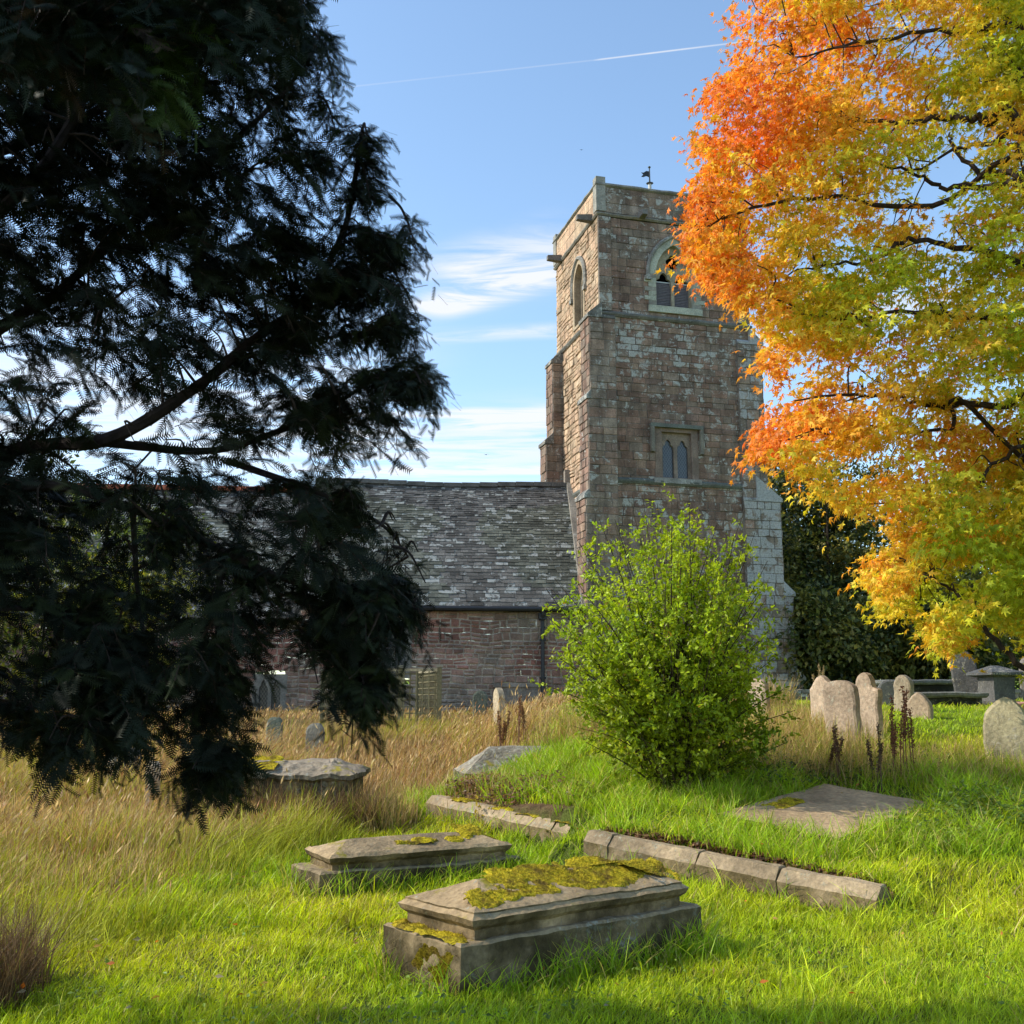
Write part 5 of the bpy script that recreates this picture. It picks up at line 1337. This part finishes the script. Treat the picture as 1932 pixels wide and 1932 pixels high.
# side boughs hung with drooping twigs
extra = []
def bough(a, b, Y0, Y1, cnt, sag=.06):
    A_ = at(*a, Y0); B_ = at(*b, Y1); M_ = (A_ + B_) / 2 + Zup * sag
    L_ = smooth_line([A_, M_, B_], 8)
    i_ = rng.random(cnt) ** .8 * (len(L_) - 1); i0 = np.floor(i_).astype(int).clip(0, len(L_) - 2); f = (i_ - i0)[:, None]
    extra.append(L_[i0] * (1 - f) + L_[i0 + 1] * f + rng.normal(0, .02, (cnt, 3)))
    m_ = MB(); tube(m_, L_, np.linspace(.010, .003, len(L_)), (.028, .02, .018), 5); LIMB.append(L_); return m_
bm = []
for li, f0, cnt, per in ((0, .40, 16, 17), (1, .35, 12, 19), (9, .2, 7, 17), (10, .2, 7, 17), (2, .35, 9, 17), (3, .4, 11, 22), (4, .25, 7, 22), (6, .3, 9, 24), (11, .2, 7, 24), (8, .3, 6, 16), (5, .4, 7, 22)):
    L_ = LIMB[li]; px_, py_ = proj(L_)
    for k in range(cnt):
        f = f0 + (1 - f0) * (k + rng.random()) / cnt; i = min(int(f * (len(L_) - 1)), len(L_) - 1)
        Yb = L_[i][1]; sgn = 1 if rng.random() < (.9 if li == 0 else .72) else -1
        ln = rng.uniform(45, 120) * (1.1 - .45 * f)
        ex_, ey_ = px_[i] + sgn * ln * rng.uniform(.7, 1), py_[i] + ln * rng.uniform(-.45, .5)
        if li == 0 and f > .8: ex_ = px_[i] + sgn * ln * .45; ey_ = py_[i] + ln * rng.uniform(-.2, .3)
        if not inpoly(np.array([ex_]), np.array([ey_]), yew_poly)[0]: ex_ = px_[i] + (ex_ - px_[i]) * .4; ey_ = py_[i] + (ey_ - py_[i]) * .4
        bm.append(bough((px_[i], py_[i]), (ex_, ey_), Yb, Yb + rng.normal(0, .2), per))
for a_, b_ in (((735, 370), (786, 470)), ((700, 470), (790, 600)), ((728, 709), (828, 750)), ((700, 780), (772, 836)), ((660, 560), (770, 545)), ((590, 60), (632, 150)), ((600, 180), (634, 250)), ((560, 300), (622, 330)), ((740, 1030), (803, 1100)), ((740, 1090), (798, 1200)), ((680, 1290), (745, 1325)), ((640, 1300), (690, 1380)), ((400, 1440), (352, 1540)), ((410, 1420), (422, 1500)), ((700, 1180), (760, 1225)), ((60, 1340), (90, 1440)), ((200, 1330), (165, 1430)), ((560, 1180), (600, 1290))):
    bm.append(bough(a_, b_, 5.3, 5.3 + rng.normal(0, .15), 20))
for m_ in bm: m_.build('branchlet', M_BARK, yew)
P2 = np.concatenate(extra)
LP = np.concatenate(LIMB)
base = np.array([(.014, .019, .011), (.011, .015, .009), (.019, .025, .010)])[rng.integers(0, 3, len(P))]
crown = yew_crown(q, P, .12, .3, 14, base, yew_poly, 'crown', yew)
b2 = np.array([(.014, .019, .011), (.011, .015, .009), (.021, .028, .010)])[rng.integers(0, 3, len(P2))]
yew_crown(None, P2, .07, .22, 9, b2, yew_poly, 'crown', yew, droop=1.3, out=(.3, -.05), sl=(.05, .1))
# twigs tying the sprays to the limbs
mb = MB()
for k in rng.choice(len(P), 520, False):
    d = np.linalg.norm(LP - P[k], axis=1); j = int(np.argmin(d))
    if d[j] < 1.3: tube(mb, smooth_line([LP[j], (LP[j] + P[k]) / 2 + Zup * .06 + rng.normal(0, .03, 3), P[k]], 3), np.linspace(.008, .003, 7), (.05, .035, .028), 4)
tag(mb.build('twigs', M_BARK, yew), kind='stuff')

# --- overhanging foliage close overhead at the top left
ov_poly = [(-400, -300), (600, -300), (585, 0), (560, 70), (500, 120), (470, 110), (420, 130), (330, 100), (320, 190), (290, 250), (235, 240), (180, 170), (60, 130), (-400, 100)]
OB = np.array((-2.9, 2.2, 0.0))
ovt = thing('overhanging_conifer', 'green tipped conifer branches hanging in at the top left corner', 'conifer', OB)
m_ = MB(); L_ = smooth_line([OB, OB + np.array((.05, 0, 2)), OB + np.array((.2, .2, 4.2)), OB + np.array((.3, .3, 6))], 6); tube(m_, L_, np.linspace(.2, .07, len(L_)), (.08, .055, .04), 10, .2); m_.build('trunk', M_BARK, ovt)
for pts_ in ([(-300, -150), (0, -60), (200, 40), (260, 200)], [(-200, -300), (150, -160), (380, -60), (540, 40)]):
    w_ = [OB + np.array((.2, .2, 3.4))] + [at(a, b, 3.5) for a, b in pts_]
    m_ = MB(); L_ = smooth_line(w_, 6); tube(m_, L_, np.linspace(.04, .008, len(L_)), (.07, .045, .03), 6); m_.build('branch', M_BARK, ovt)
q, P = sample_poly(ov_poly, 1300, 3.2, 4.0, -380, 600, -280, 260, lambda a, b, Y: .25 + .75 * sstep(.35, .6, fbm(np.stack([a / 120, b / 120, Y * 2], -1), 1, 81, 2)))
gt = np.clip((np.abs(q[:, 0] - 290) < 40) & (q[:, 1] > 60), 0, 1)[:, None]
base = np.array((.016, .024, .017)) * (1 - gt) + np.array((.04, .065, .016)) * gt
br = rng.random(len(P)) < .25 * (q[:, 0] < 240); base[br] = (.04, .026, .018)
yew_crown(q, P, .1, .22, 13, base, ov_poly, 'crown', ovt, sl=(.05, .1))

# --- background sunlit tree behind the yew
def sphere_leaves(mbx, ctr, rad, n, size, cols, clump=40, cr=.35, tmpl=(LEAF4, LEAF4F), flat=.6):
    cc_ = rng.normal(0, 1, (clump, 3)); cc_ = unit(cc_) * (rng.random((clump, 1)) ** .4) * rad
    k = rng.integers(0, clump, n)
    P = ctr + cc_[k] + rng.normal(0, 1, (n, 3)) * cr * np.array((1, 1, flat))
    outw = unit(P - ctr)
    X = unit(outw * .6 + rng.normal(0, .7, (n, 3)) - Zup * .3); N = unit(outw * .5 + Zup * .8 + rng.normal(0, .55, (n, 3)))
    cl = np.asarray(cols)[rng.integers(0, len(cols), clump)][k] * rng.uniform(.6, 1.4, (n, 1))
    scatter(mbx, tmpl[0], tmpl[1], P, frames(X, N), size * rng.uniform(.6, 1.4, n), cl)
    return ctr + cc_

def broad_tree(name, label, base, ctr, rad, n, size, cols, clump, cr, trunk_r=.25, group=None, col=(.06, .045, .03)):
    t = thing(name, label, 'tree', base, group)
    m_ = MB(); cl = sphere_leaves(m_, np.asarray(ctr, float), np.asarray(rad, float), n, size, cols, clump, cr)
    m_.build('crown', M_LEAF, t)
    m_ = MB(); base = np.asarray(base, float); top = np.asarray(ctr, float) + Zup * rad[2] * .5
    L_ = smooth_line([base - Zup * .3, base * .6 + np.asarray(ctr) * .4, top], 7); tube(m_, L_, np.linspace(trunk_r, trunk_r * .25, len(L_)), col, 9, .2)
    for k in rng.choice(len(cl), min(len(cl), 14), False):
        s = rng.uniform(.25, .8); p0 = L_[int(s * (len(L_) - 1))]
        B = smooth_line([p0, (p0 + cl[k]) / 2 + Zup * .3, cl[k]], 5); tube(m_, B, np.linspace(trunk_r * .35, .02, len(B)), col, 6)
    m_.build('trunk', M_BARK, t)
    return t
def gp3(x, y): return (x, y, float(ground_z(x, y)))
GRN = [(.15, .2, .025), (.22, .24, .03), (.09, .13, .025), (.34, .32, .03)]
broad_tree('sunlit_tree', 'bushy yellow green tree seen through the yew in front of the chancel', gp3(-9.9, 25.5), (-9.9, 25.5, 3.9), (2.7, 1.8, 2.9), 15000, .12, GRN, 95, .36, .2)
broad_tree('sunlit_tree', 'smaller yellowish tree at the far left edge behind the yew', gp3(-13.2, 24), (-13.2, 24, 3.4), (2.4, 1.8, 2.4), 9000, .12, GRN, 70, .36, .18)
broad_tree('dark_tree', 'dark tree behind the yew rising over the chancel roof', gp3(-19, 40), (-19, 40, 6.5), (4.5, 3, 5), 9000, .22, [(.03, .05, .015), (.05, .07, .015)], 70, .6, .3)
# --- dark evergreens behind the right-hand graves
EVG = [(.06, .08, .025), (.09, .11, .03), (.16, .17, .04), (.04, .056, .02), (.24, .21, .05)]
bt = [(10.5, 44, 8.5, (2.4, 2.0, 4.2), 'tall dark tree filling the gap between tower and maple tips'), (7.4, 46, 7.0, (3.0, 2.5, 5.6), 'dark conifer like tree just right of the tower behind the others'), (14.5, 47, 7.5, (4.5, 2.6, 6.2), 'dense dark tree mass at the back between the evergreens'), (9.0, 40, 5.2, (2.6, 2.2, 4.6), 'dark holly like tree nearest the tower behind the graves'), (12.6, 42, 6.0, (3.0, 2.5, 5.4), 'broad dark evergreen behind the slab headstones'), (17.5, 41, 6.2, (3.6, 2.6, 5.4), 'dark evergreen beyond the maple tips'),
      (22.5, 43, 7, (4, 3, 6), 'dark evergreen at the far right behind the maple'), (10.6, 36.5, 3.4, (1.9, 1.4, 2.0), 'low dark shrub between tower buttress and headstones'), (15.0, 37.0, 4.0, (2.6, 1.6, 2.2), 'spreading dark shrub behind the tall slab headstone')]
for x, y, z, rad, lab in bt:
    broad_tree('evergreen_tree', lab, gp3(x, y), (x, y, z), rad, 19000, .2, EVG, 130, .5, .22, 'evergreens along the back boundary')
mb = MB()   # far wood closing the horizon
for k in range(70):
    x = -120 + k * 4.5 + rng.normal(0, 1.5); y = 95 + rng.normal(0, 8)
    sphere_leaves(mb, np.array((x, y, 5 + rng.normal(0, 1))), np.array((4, 3, 4.5)), 700, .6, EVG, 16, 1.2)
tag(mb.build('far_wood', M_LEAF), 'dark belt of distant trees closing the horizon', 'wood', kind='stuff')

# --- green bush in the middle
BB = np.array((*at(1283, 1490, 12.1)[:2], 0)); BB[2] = float(ground_z(BB[0], BB[1]))
bush = thing('green_bush', 'tall bright green leafy bush standing before the tower', 'bush', BB)
bush_poly = [(1270, 905), (1296, 960), (1330, 975), (1340, 945), (1352, 985), (1408, 955), (1385, 1030), (1425, 1000), (1410, 1055), (1448, 1050), (1458, 1075), (1440, 1110), (1450, 1140), (1432, 1170), (1455, 1190), (1470, 1225), (1440, 1240), (1478, 1290), (1470, 1340), (1490, 1390), (1455, 1440), (1400, 1440), (1370, 1480), (1330, 1500), (1250, 1500), (1235, 1470), (1170, 1420), (1110, 1400), (1075, 1370), (1062, 1330), (1075, 1300), (1015, 1290), (1060, 1270), (1040, 1230), (1030, 1190), (1050, 1170), (1010, 1150), (1060, 1135), (1020, 1120), (1035, 1095), (1100, 1090), (1075, 1065), (1085, 1015), (1120, 1025), (1130, 970), (1165, 985), (1200, 970), (1210, 930), (1222, 965), (1258, 950)]
q, tips = sample_poly(bush_poly, 420, -1, 1, 1000, 1500, 900, 1450)
# turn the depth sample into a round body about the stem base
cxn, cyn = 1255, 1200
rr_ = np.sqrt(((q[:, 0] - cxn) / 235) ** 2 + ((q[:, 1] - cyn) / 300) ** 2); dep = np.sqrt(np.clip(1.1 - rr_ ** 2, .02, 1)) * 1.25
tips = np.array([at(a, b, 12.1 + d * e) for a, b, d, e in zip(q[:, 0], q[:, 1], q[:, 2], dep)])
# pointed leading shoots
for a, b in ((1268, 915), (1212, 935), (1405, 962), (1424, 1005), (1448, 1058), (1030, 1110), (1018, 1150), (1020, 1288), (1130, 978), (1352, 990), (1450, 1190), (1478, 1300), (1090, 1020), (1300, 945), (1240, 950), (1045, 1090), (1090, 1100), (1052, 1240), (1070, 1320), (1105, 1400), (1320, 960), (1385, 1010), (1440, 1110), (1462, 1240), (1160, 980), (1195, 965), (1500, 1340), (1485, 1400)):
    tips = np.vstack([tips, at(a, b, 12.1 + rng.normal(0, .3))])
LV, LFc = np.array([(0, 0, 0), (.3, -.26, .06), (.72, -.2, .04), (1, 0, -.05), (.72, .2, .04), (.3, .26, .06), (.5, 0, -.01)]), np.array([[0, 1, 6], [1, 2, 6], [2, 3, 6], [3, 4, 6], [4, 5, 6], [5, 0, 6]])
mleaf = MB(); mtw = MB(); allP = []; allX = []
for k, tp in enumerate(tips):
    b0 = BB + np.array((*rng.normal(0, .13, 2), 0)); v = tp - b0
    mid = b0 + v * .5 + Zup * np.linalg.norm(v) * .10 * (1 if v[2] > .6 else .2)
    L_ = smooth_line([b0 - Zup * .05, mid, tp], 8)
    if k % 12 == 0 or k >= 420:
        m_ = MB(); tube(m_, L_, np.linspace(.013, .003, len(L_)), (.05, .036, .02), 5); m_.build('stem', M_BARK, bush)
    elif k % 2 == 0: tube(mtw, L_, np.linspace(.009, .002, len(L_)), (.08, .06, .03), 4)
    ln = np.linalg.norm(v); nt_ = 9
    ss_ = rng.uniform(.45 if ln > 1 else .25, 1.0, nt_)
    for s in ss_:
        p0 = L_[min(int(s * (len(L_) - 1)), len(L_) - 1)]
        td = unit(unit(v) * .5 + rng.normal(0, .65, 3)); tl2 = rng.uniform(.12, .36) * (1.15 - .4 * s)
        n = 13; u_ = rng.uniform(.05, 1, n); allP.append(p0 + u_[:, None] * td * tl2 + rng.normal(0, .012, (n, 3))); allX.append(unit(td * .6 + rng.normal(0, .65, (n, 3))))
PP = np.concatenate(allP); XX = np.concatenate(allX)
kb = rng.random(len(PP)) < .62 + .9 * sstep(.33, .52, fbm(PP, 2.6, 141, 2)); PP, XX = PP[kb], XX[kb]; n = len(PP)
ctr = np.array((BB[0] - .1, 12.1, 2.4)); o_ = PP - ctr
NN = unit(unit(o_) * .4 + Zup * .7 + rng.normal(0, .5, (n, 3)))
cn = fbm(PP, 2.5, 91, 2)[:, None]
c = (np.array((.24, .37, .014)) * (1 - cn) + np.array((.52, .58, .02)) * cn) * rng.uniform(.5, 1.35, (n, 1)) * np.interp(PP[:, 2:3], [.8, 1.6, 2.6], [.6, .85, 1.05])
yl = rng.random(n) < .012; c[yl] = (.4, .25, .03)
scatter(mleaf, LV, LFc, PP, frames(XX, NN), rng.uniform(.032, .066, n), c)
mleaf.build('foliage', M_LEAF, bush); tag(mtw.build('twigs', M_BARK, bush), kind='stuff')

# --- the maple on the right
MBASE = np.array((8.9, 14.2, float(ground_z(8.9, 14.2))))
maple = thing('maple_tree', 'maple in orange, yellow and green autumn leaf filling the right side', 'maple tree', MBASE)
map_poly = [(1410, -200), (2350, -200), (2350, 1290), (1960, 1270), (1925, 1200), (1870, 1175), (1835, 1215), (1790, 1240), (1755, 1215), (1720, 1165), (1660, 1165), (1635, 1110), (1610, 1060), (1665, 1030), (1685, 985), (1650, 975), (1580, 965), (1530, 920), (1490, 880), (1412, 868), (1420, 810), (1452, 740), (1425, 680), (1450, 640), (1405, 590), (1360, 575), (1330, 545), (1312, 520), (1280, 458), (1298, 400), (1300, 340), (1345, 300), (1310, 290), (1290, 235), (1330, 170), (1390, 120), (1376, 40)]
def mdens(px, py, Y):
    n = fbm(np.stack([px / 105, py / 72, Y * .8], -1), 1, 101, 2)
    d = np.ones(px.shape)
    for cx, cy, sx, sy, k in ((1790, 330, 120, 70, .95), (1620, 470, 110, 38, .9), (1870, 240, 70, 60, .7), (1560, 350, 60, 30, .3), (1500, 610, 70, 25, .5), (1760, 560, 90, 25, .4), (1700, 400, 60, 25, .6), (1850, 460, 60, 25, .6), (1600, 750, 80, 18, .5), (1820, 780, 80, 20, .5)):
        d = d - k * np.exp(-(((px - cx) / sx) ** 2 + ((py - cy) / sy) ** 2))
    return np.clip(d, .03, 1) * sstep(.43, .54, n)
q, P = sample_poly(map_poly, 8600, 12.2, 16.4, 1240, 2340, -190, 1290, mdens)
K = len(P)
tint = fbm(np.stack([q[:, 0] / 130, q[:, 1] / 100, q[:, 2] * .5], -1), 1, 111, 3)
edge = np.interp(q[:, 1], [0, 300, 460, 640, 860, 1000, 1200], [1390, 1300, 1260, 1420, 1415, 1580, 1700])
dl = (q[:, 0] - edge)
g = np.clip(dl / 520, 0, 1) * .72 + rng.normal(0, .10, K) + np.interp(q[:, 1], [850, 1150], [0, .45]) + (tint - .5) * 1.6 + .14
pal = np.array([(.84, .27, .04), (.87, .40, .045), (.88, .53, .05), (.88, .66, .055), (.76, .70, .045), (.5, .58, .03)])
def palc(t):
    t = np.clip(t, 0, .999) * (len(pal) - 1); i = np.floor(t).astype(int); f = (t - i)[:, None]; return pal[i] * (1 - f) + pal[i + 1] * f
LVm, LFm = leaf_template_maple()
nl = 17
ld = unit(np.stack([rng.normal(-.6, .5, K), rng.normal(-.15, .6, K), rng.normal(-.05, .25, K)], -1))
sp = np.stack([rng.uniform(-.05, .34, (K, nl)), rng.normal(0, .11, (K, nl)), rng.normal(0, .035, (K, nl))], -1)
sdv = unit(np.cross(ld, Zup)); upv = np.cross(sdv, ld)
pos = P[:, None] + sp[..., 0:1] * ld[:, None] + sp[..., 1:2] * sdv[:, None] + sp[..., 2:3] * upv[:, None] - Zup * (np.abs(sp[..., 1:2]) * .5 + np.clip(sp[..., 0:1], 0, 1) ** 2 * .7)
pos = pos.reshape(-1, 3); n = len(pos)
curl = rng.normal(0, .35, n)
X = unit(np.repeat(ld, nl, 0) * .8 + np.repeat(sdv, nl, 0) * (sp[..., 1].reshape(-1, 1) * 5) - Zup * .55 + rng.normal(0, .35, (n, 3)))
N = unit(Zup * .65 + np.array((-.5, -.3, 0)) + rng.normal(0, .5, (n, 3)))
c = palc(np.repeat(g, nl) + rng.normal(0, .07, n)) * rng.uniform(.7, 1.2, (n, 1))
px, py = proj(pos); ok = inpoly(px, py, map_poly) | (rng.random(n) < .25)
ml = MB(); vi = rng.integers(0, 4, n)
for k_, (fy, cu, asy) in enumerate(((1.0, 1.0, 0), (.62, 3.0, .1), (.85, -1.2, -.12), (.45, 4.5, .05))):
    T_ = LVm.copy(); T_[:, 1] = T_[:, 1] * fy + asy * T_[:, 0] ** 2; T_[:, 2] = T_[:, 2] * cu + .12 * np.abs(T_[:, 1]) * (1 if k_ % 2 else -1)
    m2_ = ok & (vi == k_); scatter(ml, T_, LFm, pos[m2_], frames(X[m2_], N[m2_]), rng.uniform(.12, .20, m2_.sum()), c[m2_])
ml.build('crown', M_MAPLE, maple)
m_ = MB(); tr_ = smooth_line([MBASE - Zup * .3, MBASE + np.array((-.15, 0, 1.2)), MBASE + np.array((-.3, .1, 3.2)), MBASE + np.array((-.1, 0, 5.5)), MBASE + np.array((.1, 0, 8.5))], 8)
tube(m_, tr_, np.linspace(.36, .1, len(tr_)), (.06, .045, .035), 12, .2); m_.build('trunk', M_BARK, maple)
mlimbs = [([(1932, 257), (1865, 227), (1818, 220), (1697, 231), (1560, 215)], .075, 3.9), ([(1960, 300), (1865, 271), (1810, 282), (1700, 330)], .05, 3.7), ([(1990, 410), (1847, 352), (1788, 356), (1730, 330), (1640, 300)], .055, 3.2),
    ([(1960, 380), (1850, 330), (1800, 280), (1790, 250)], .05, 3.2), ([(1990, 240), (1883, 103), (1865, 44), (1854, -60)], .06, 4.6), ([(2000, 560), (1800, 470), (1715, 455), (1645, 491), (1572, 499), (1480, 520)], .045, 2.8),
    ([(2000, 780), (1880, 765), (1765, 765), (1691, 750), (1600, 745), (1500, 760)], .05, 1.6), ([(1830, 770), (1790, 810), (1700, 815), (1600, 800), (1480, 830)], .03, 1.8), ([(2000, 860), (1880, 870), (1850, 920), (1820, 950), (1750, 980)], .03, 1.6),
    ([(2000, 1310), (1932, 1264), (1853, 1180), (1800, 1120), (1740, 1080)], .05, .9), ([(2000, 640), (1860, 600), (1700, 590), (1560, 600), (1450, 560)], .045, 2.6), ([(1990, 120), (1800, 60), (1640, 80), (1500, 110)], .05, 4.6), ([(1990, 330), (1760, 390), (1560, 370), (1400, 400), (1300, 440)], .045, 3.0), ([(1990, 60), (1920, -20), (1880, -150)], .05, 5)]
MLP = []
for pts_, r_, zz in mlimbs:
    w_ = [MBASE + np.array((-.2, 0, zz))] + [at(a, b, 13.1 - .5 * math.sin(a * .01)) for a, b in pts_]
    L_ = smooth_line(w_, 6); L_ += rng.normal(0, .02, L_.shape); MLP.append(L_)
    m_ = MB(); tube(m_, L_, np.linspace(r_ * 1.2, r_ * .22, len(L_)), (.05, .037, .03), 7, .25); m_.build('limb', M_BARK, maple)
MLP = np.concatenate(MLP); mb = MB()
for k in rng.choice(K, 420, False):
    d = np.linalg.norm(MLP - P[k], axis=1); j = int(np.argmin(d))
    if d[j] < 2.2: tube(mb, smooth_line([MLP[j], MLP[j] * .65 + P[k] * .35 + Zup * .14 + rng.normal(0, .1, 3), MLP[j] * .3 + P[k] * .7 + rng.normal(0, .1, 3), P[k]], 4), np.linspace(.012, .003, 13), (.045, .033, .027), 4)
tag(mb.build('twigs', M_BARK, maple), kind='stuff')

# --- small yellow-leaved seedling by the mossy kerb
p = at(903, 1560, 12.6); p[2] = float(ground_z(p[0], 12.6)); sd_ = thing('yellow_seedling', 'thin yellow leaved seedling growing at the mossy kerb', 'plant', p)
m_ = MB(); tube(m_, [p, p + np.array((0, 0, .2)), p + np.array((.01, 0, .38))], [.006, .004, .002], (.2, .15, .04), 5); m_.build('stem', M_PLAIN, sd_)
m_ = MB(); n = 46; P = p + np.stack([rng.normal(0, .035, n), rng.normal(0, .035, n), rng.uniform(.05, .4, n)], -1)
scatter(m_, LV, LFc, P, frames(rng.normal(0, 1, (n, 3)), rng.normal(0, .5, (n, 3)) + Zup), rng.uniform(.03, .055, n), np.array((.55, .4, .03)) * rng.uniform(.7, 1.2, (n, 1))); m_.build('foliage', M_LEAF, sd_)

# --- birds in the sky
def bird(px, py, Y, s, label):
    p = at(px, py, Y); m_ = MB()
    V = np.array([(-.5, 0, .05), (-.22, .1, .12), (0, .14, 0), (.22, .1, .12), (.5, 0, .05), (.2, -.06, .1), (0, -.22, 0), (-.2, -.06, .1), (0, .0, -.07)]) * s
    m_.add(p + V, [np.array([[0, 1, 7], [3, 4, 5], [1, 2, 8], [2, 3, 8], [3, 5, 8], [5, 6, 8], [6, 7, 8], [7, 1, 8], [1, 2, 7], [2, 3, 5]])], (.03, .03, .03))
    tag(m_.build('bird', M_PLAIN, None, loc=p), label, 'bird')
bird(917, 858, 60, .35, 'tiny dark bird flying low in the sky left of the tower')
bird(1097, 283, 60, .25, 'tiny dark bird high above the tower corner')

# ------------------------------------------------------------------ sky, sun, camera
SUN_A = R(2); SUN_E = R(36)
sund = np.array((-math.cos(SUN_A) * math.cos(SUN_E), math.sin(SUN_A) * math.cos(SUN_E), math.sin(SUN_E)))
world = bpy.data.worlds.new('World'); scene.world = world; world.use_nodes = True
nt = world.node_tree; nt.nodes.clear(); t = NT(nt)
sky = t.n('ShaderNodeTexSky', sky_type='NISHITA'); sky.sun_disc = False
sky.sun_elevation = SUN_E; sky.sun_rotation = math.atan2(sund[0], sund[1])
sky.altitude = 100; sky.air_density = 1.0; sky.dust_density = .6; sky.ozone_density = 1.6
tc = t.n('ShaderNodeTexCoord'); sx = t.n('ShaderNodeSeparateXYZ'); t.l(tc.outputs['Generated'], sx.inputs[0])
zc_ = t.math('MAXIMUM', sx.outputs[2], .02)
pu = t.math('DIVIDE', sx.outputs[0], zc_); pv = t.math('DIVIDE', sx.outputs[1], zc_)
cb_ = t.n('ShaderNodeCombineXYZ'); t.l(pu, cb_.inputs[0]); t.l(pv, cb_.inputs[1])
front = t.math('GREATER_THAN', sx.outputs[2], .025)
def pdir(px, py):
    d = ray(px, py); return d[0] / d[2], d[1] / d[2]
def streak(A, B, hw, amp, soft=1.0, taper=.25):
    """a wisp lying on the high cloud layer between two sky positions"""
    a = np.array(pdir(*A)); b = np.array(pdir(*B)); m = (a + b) / 2
    mi = np.array(pdir((A[0] + B[0]) / 2, (A[1] + B[1]) / 2)); up = np.array(pdir((A[0] + B[0]) / 2, (A[1] + B[1]) / 2 - hw))
    d = (b - a) / np.linalg.norm(b - a); L = np.linalg.norm(b - a) / 2; w = abs(float(np.dot(up - mi, (-d[1], d[0]))))
    du = t.math('SUBTRACT', pu, float(m[0])); dv_ = t.math('SUBTRACT', pv, float(m[1]))
    s = t.math('ADD', t.math('MULTIPLY', du, float(d[0])), t.math('MULTIPLY', dv_, float(d[1])))
    r = t.math('ADD', t.math('MULTIPLY', du, float(-d[1])), t.math('MULTIPLY', dv_, float(d[0])))
    fs = t.ramp(t.math('ABSOLUTE', s), L * (1 - taper), L * (1 + taper), 1, 0)
    fr = t.ramp(t.math('ABSOLUTE', r), 0.0, w * 1.6, 1, 0)
    return t.math('MULTIPLY', t.math('MULTIPLY', fs, fr), amp)
mpn = t.n('ShaderNodeMapping'); t.l(cb_.outputs[0], mpn.inputs[0]); mpn.inputs['Scale'].default_value = (1.2, 4.5, 1); mpn.inputs['Rotation'].default_value = (0, 0, .35)
nz = t.noise(mpn.outputs[0], 1.6, 9, .62, .6)
nz2 = t.noise(cb_.outputs[0], 5, 6, .6)
clouds = None
for sargs in (((800, 585), (1080, 505), 20, 1.5), ((850, 520), (1110, 440), 34, .8), ((800, 545), (1000, 500), 45, .35), ((820, 634), (1300, 612), 9, .8), ((860, 796), (1300, 770), 12, 1.3), ((640, 790), (930, 775), 7, .6), ((700, 880), (1250, 830), 45, .7), ((560, 893), (1300, 886), 6, 1.0), ((650, 840), (1100, 800), 40, .35), ((-200, 760), (700, 820), 130, .9), ((1400, 640), (1800, 560), 30, .6)):
    v = streak(sargs[0], sargs[1], sargs[2] * 1.5, sargs[3])
    clouds = v if clouds is None else t.math('ADD', clouds, v)
cl = t.math('MULTIPLY', clouds, t.math('MULTIPLY', t.ramp(nz, .3, .6), 1.0), True)
c1 = streak((1125, 113), (1800, 30), 1.7, .8, taper=.05); c2 = streak((640, 166), (1125, 113), 1.6, .16, taper=.05)
con = t.math('MULTIPLY', t.math('MAXIMUM', c1, c2), t.ramp(nz2, .3, .6, .5, 1.0))
tot = t.math('MULTIPLY', t.math('MAXIMUM', t.math('MULTIPLY', cl, .9), con), front, True)
skyc = t.mix(1.0, sky.outputs[0], (1.95, 2.02, 1.95, 1), 'MULTIPLY')
col = t.mix(tot, skyc, (6.6, 6.7, 6.9, 1))
bg = t.n('ShaderNodeBackground'); t.l(col, bg.inputs[0]); bg.inputs[1].default_value = .15
o = t.n('ShaderNodeOutputWorld'); t.l(bg.outputs[0], o.inputs[0])

sl = bpy.data.lights.new('sun', 'SUN'); sl.energy = 5.0; sl.angle = R(.55); sl.color = (1, .94, .81)
so = bpy.data.objects.new('sun', sl); COL.objects.link(so)
so.rotation_euler = Vector(sund).to_track_quat('Z', 'Y').to_euler(); so.location = (-20, 0, 30)

cam = bpy.data.cameras.new('camera'); cam.sensor_width = 36; cam.sensor_fit = 'HORIZONTAL'; cam.lens = 36 * F / 1932
cam.clip_start = .05; cam.clip_end = 6000
co = bpy.data.objects.new('camera', cam); COL.objects.link(co)
co.location = (0, 0, EYE); co.rotation_euler = (R(90) + PITCH, 0, 0)
scene.camera = co
scene.view_settings.view_transform = 'Standard'; scene.view_settings.look = 'None'; scene.view_settings.exposure = 0
scene.render.engine = 'CYCLES'
scene.cycles.max_bounces = 5; scene.cycles.diffuse_bounces = 3; scene.cycles.glossy_bounces = 2; scene.cycles.transmission_bounces = 3; scene.cycles.transparent_max_bounces = 4
scene.cycles.use_adaptive_sampling = True; scene.cycles.adaptive_threshold = .02
scene.cycles.use_denoising = True
scene.cycles.sample_clamp_indirect = 4
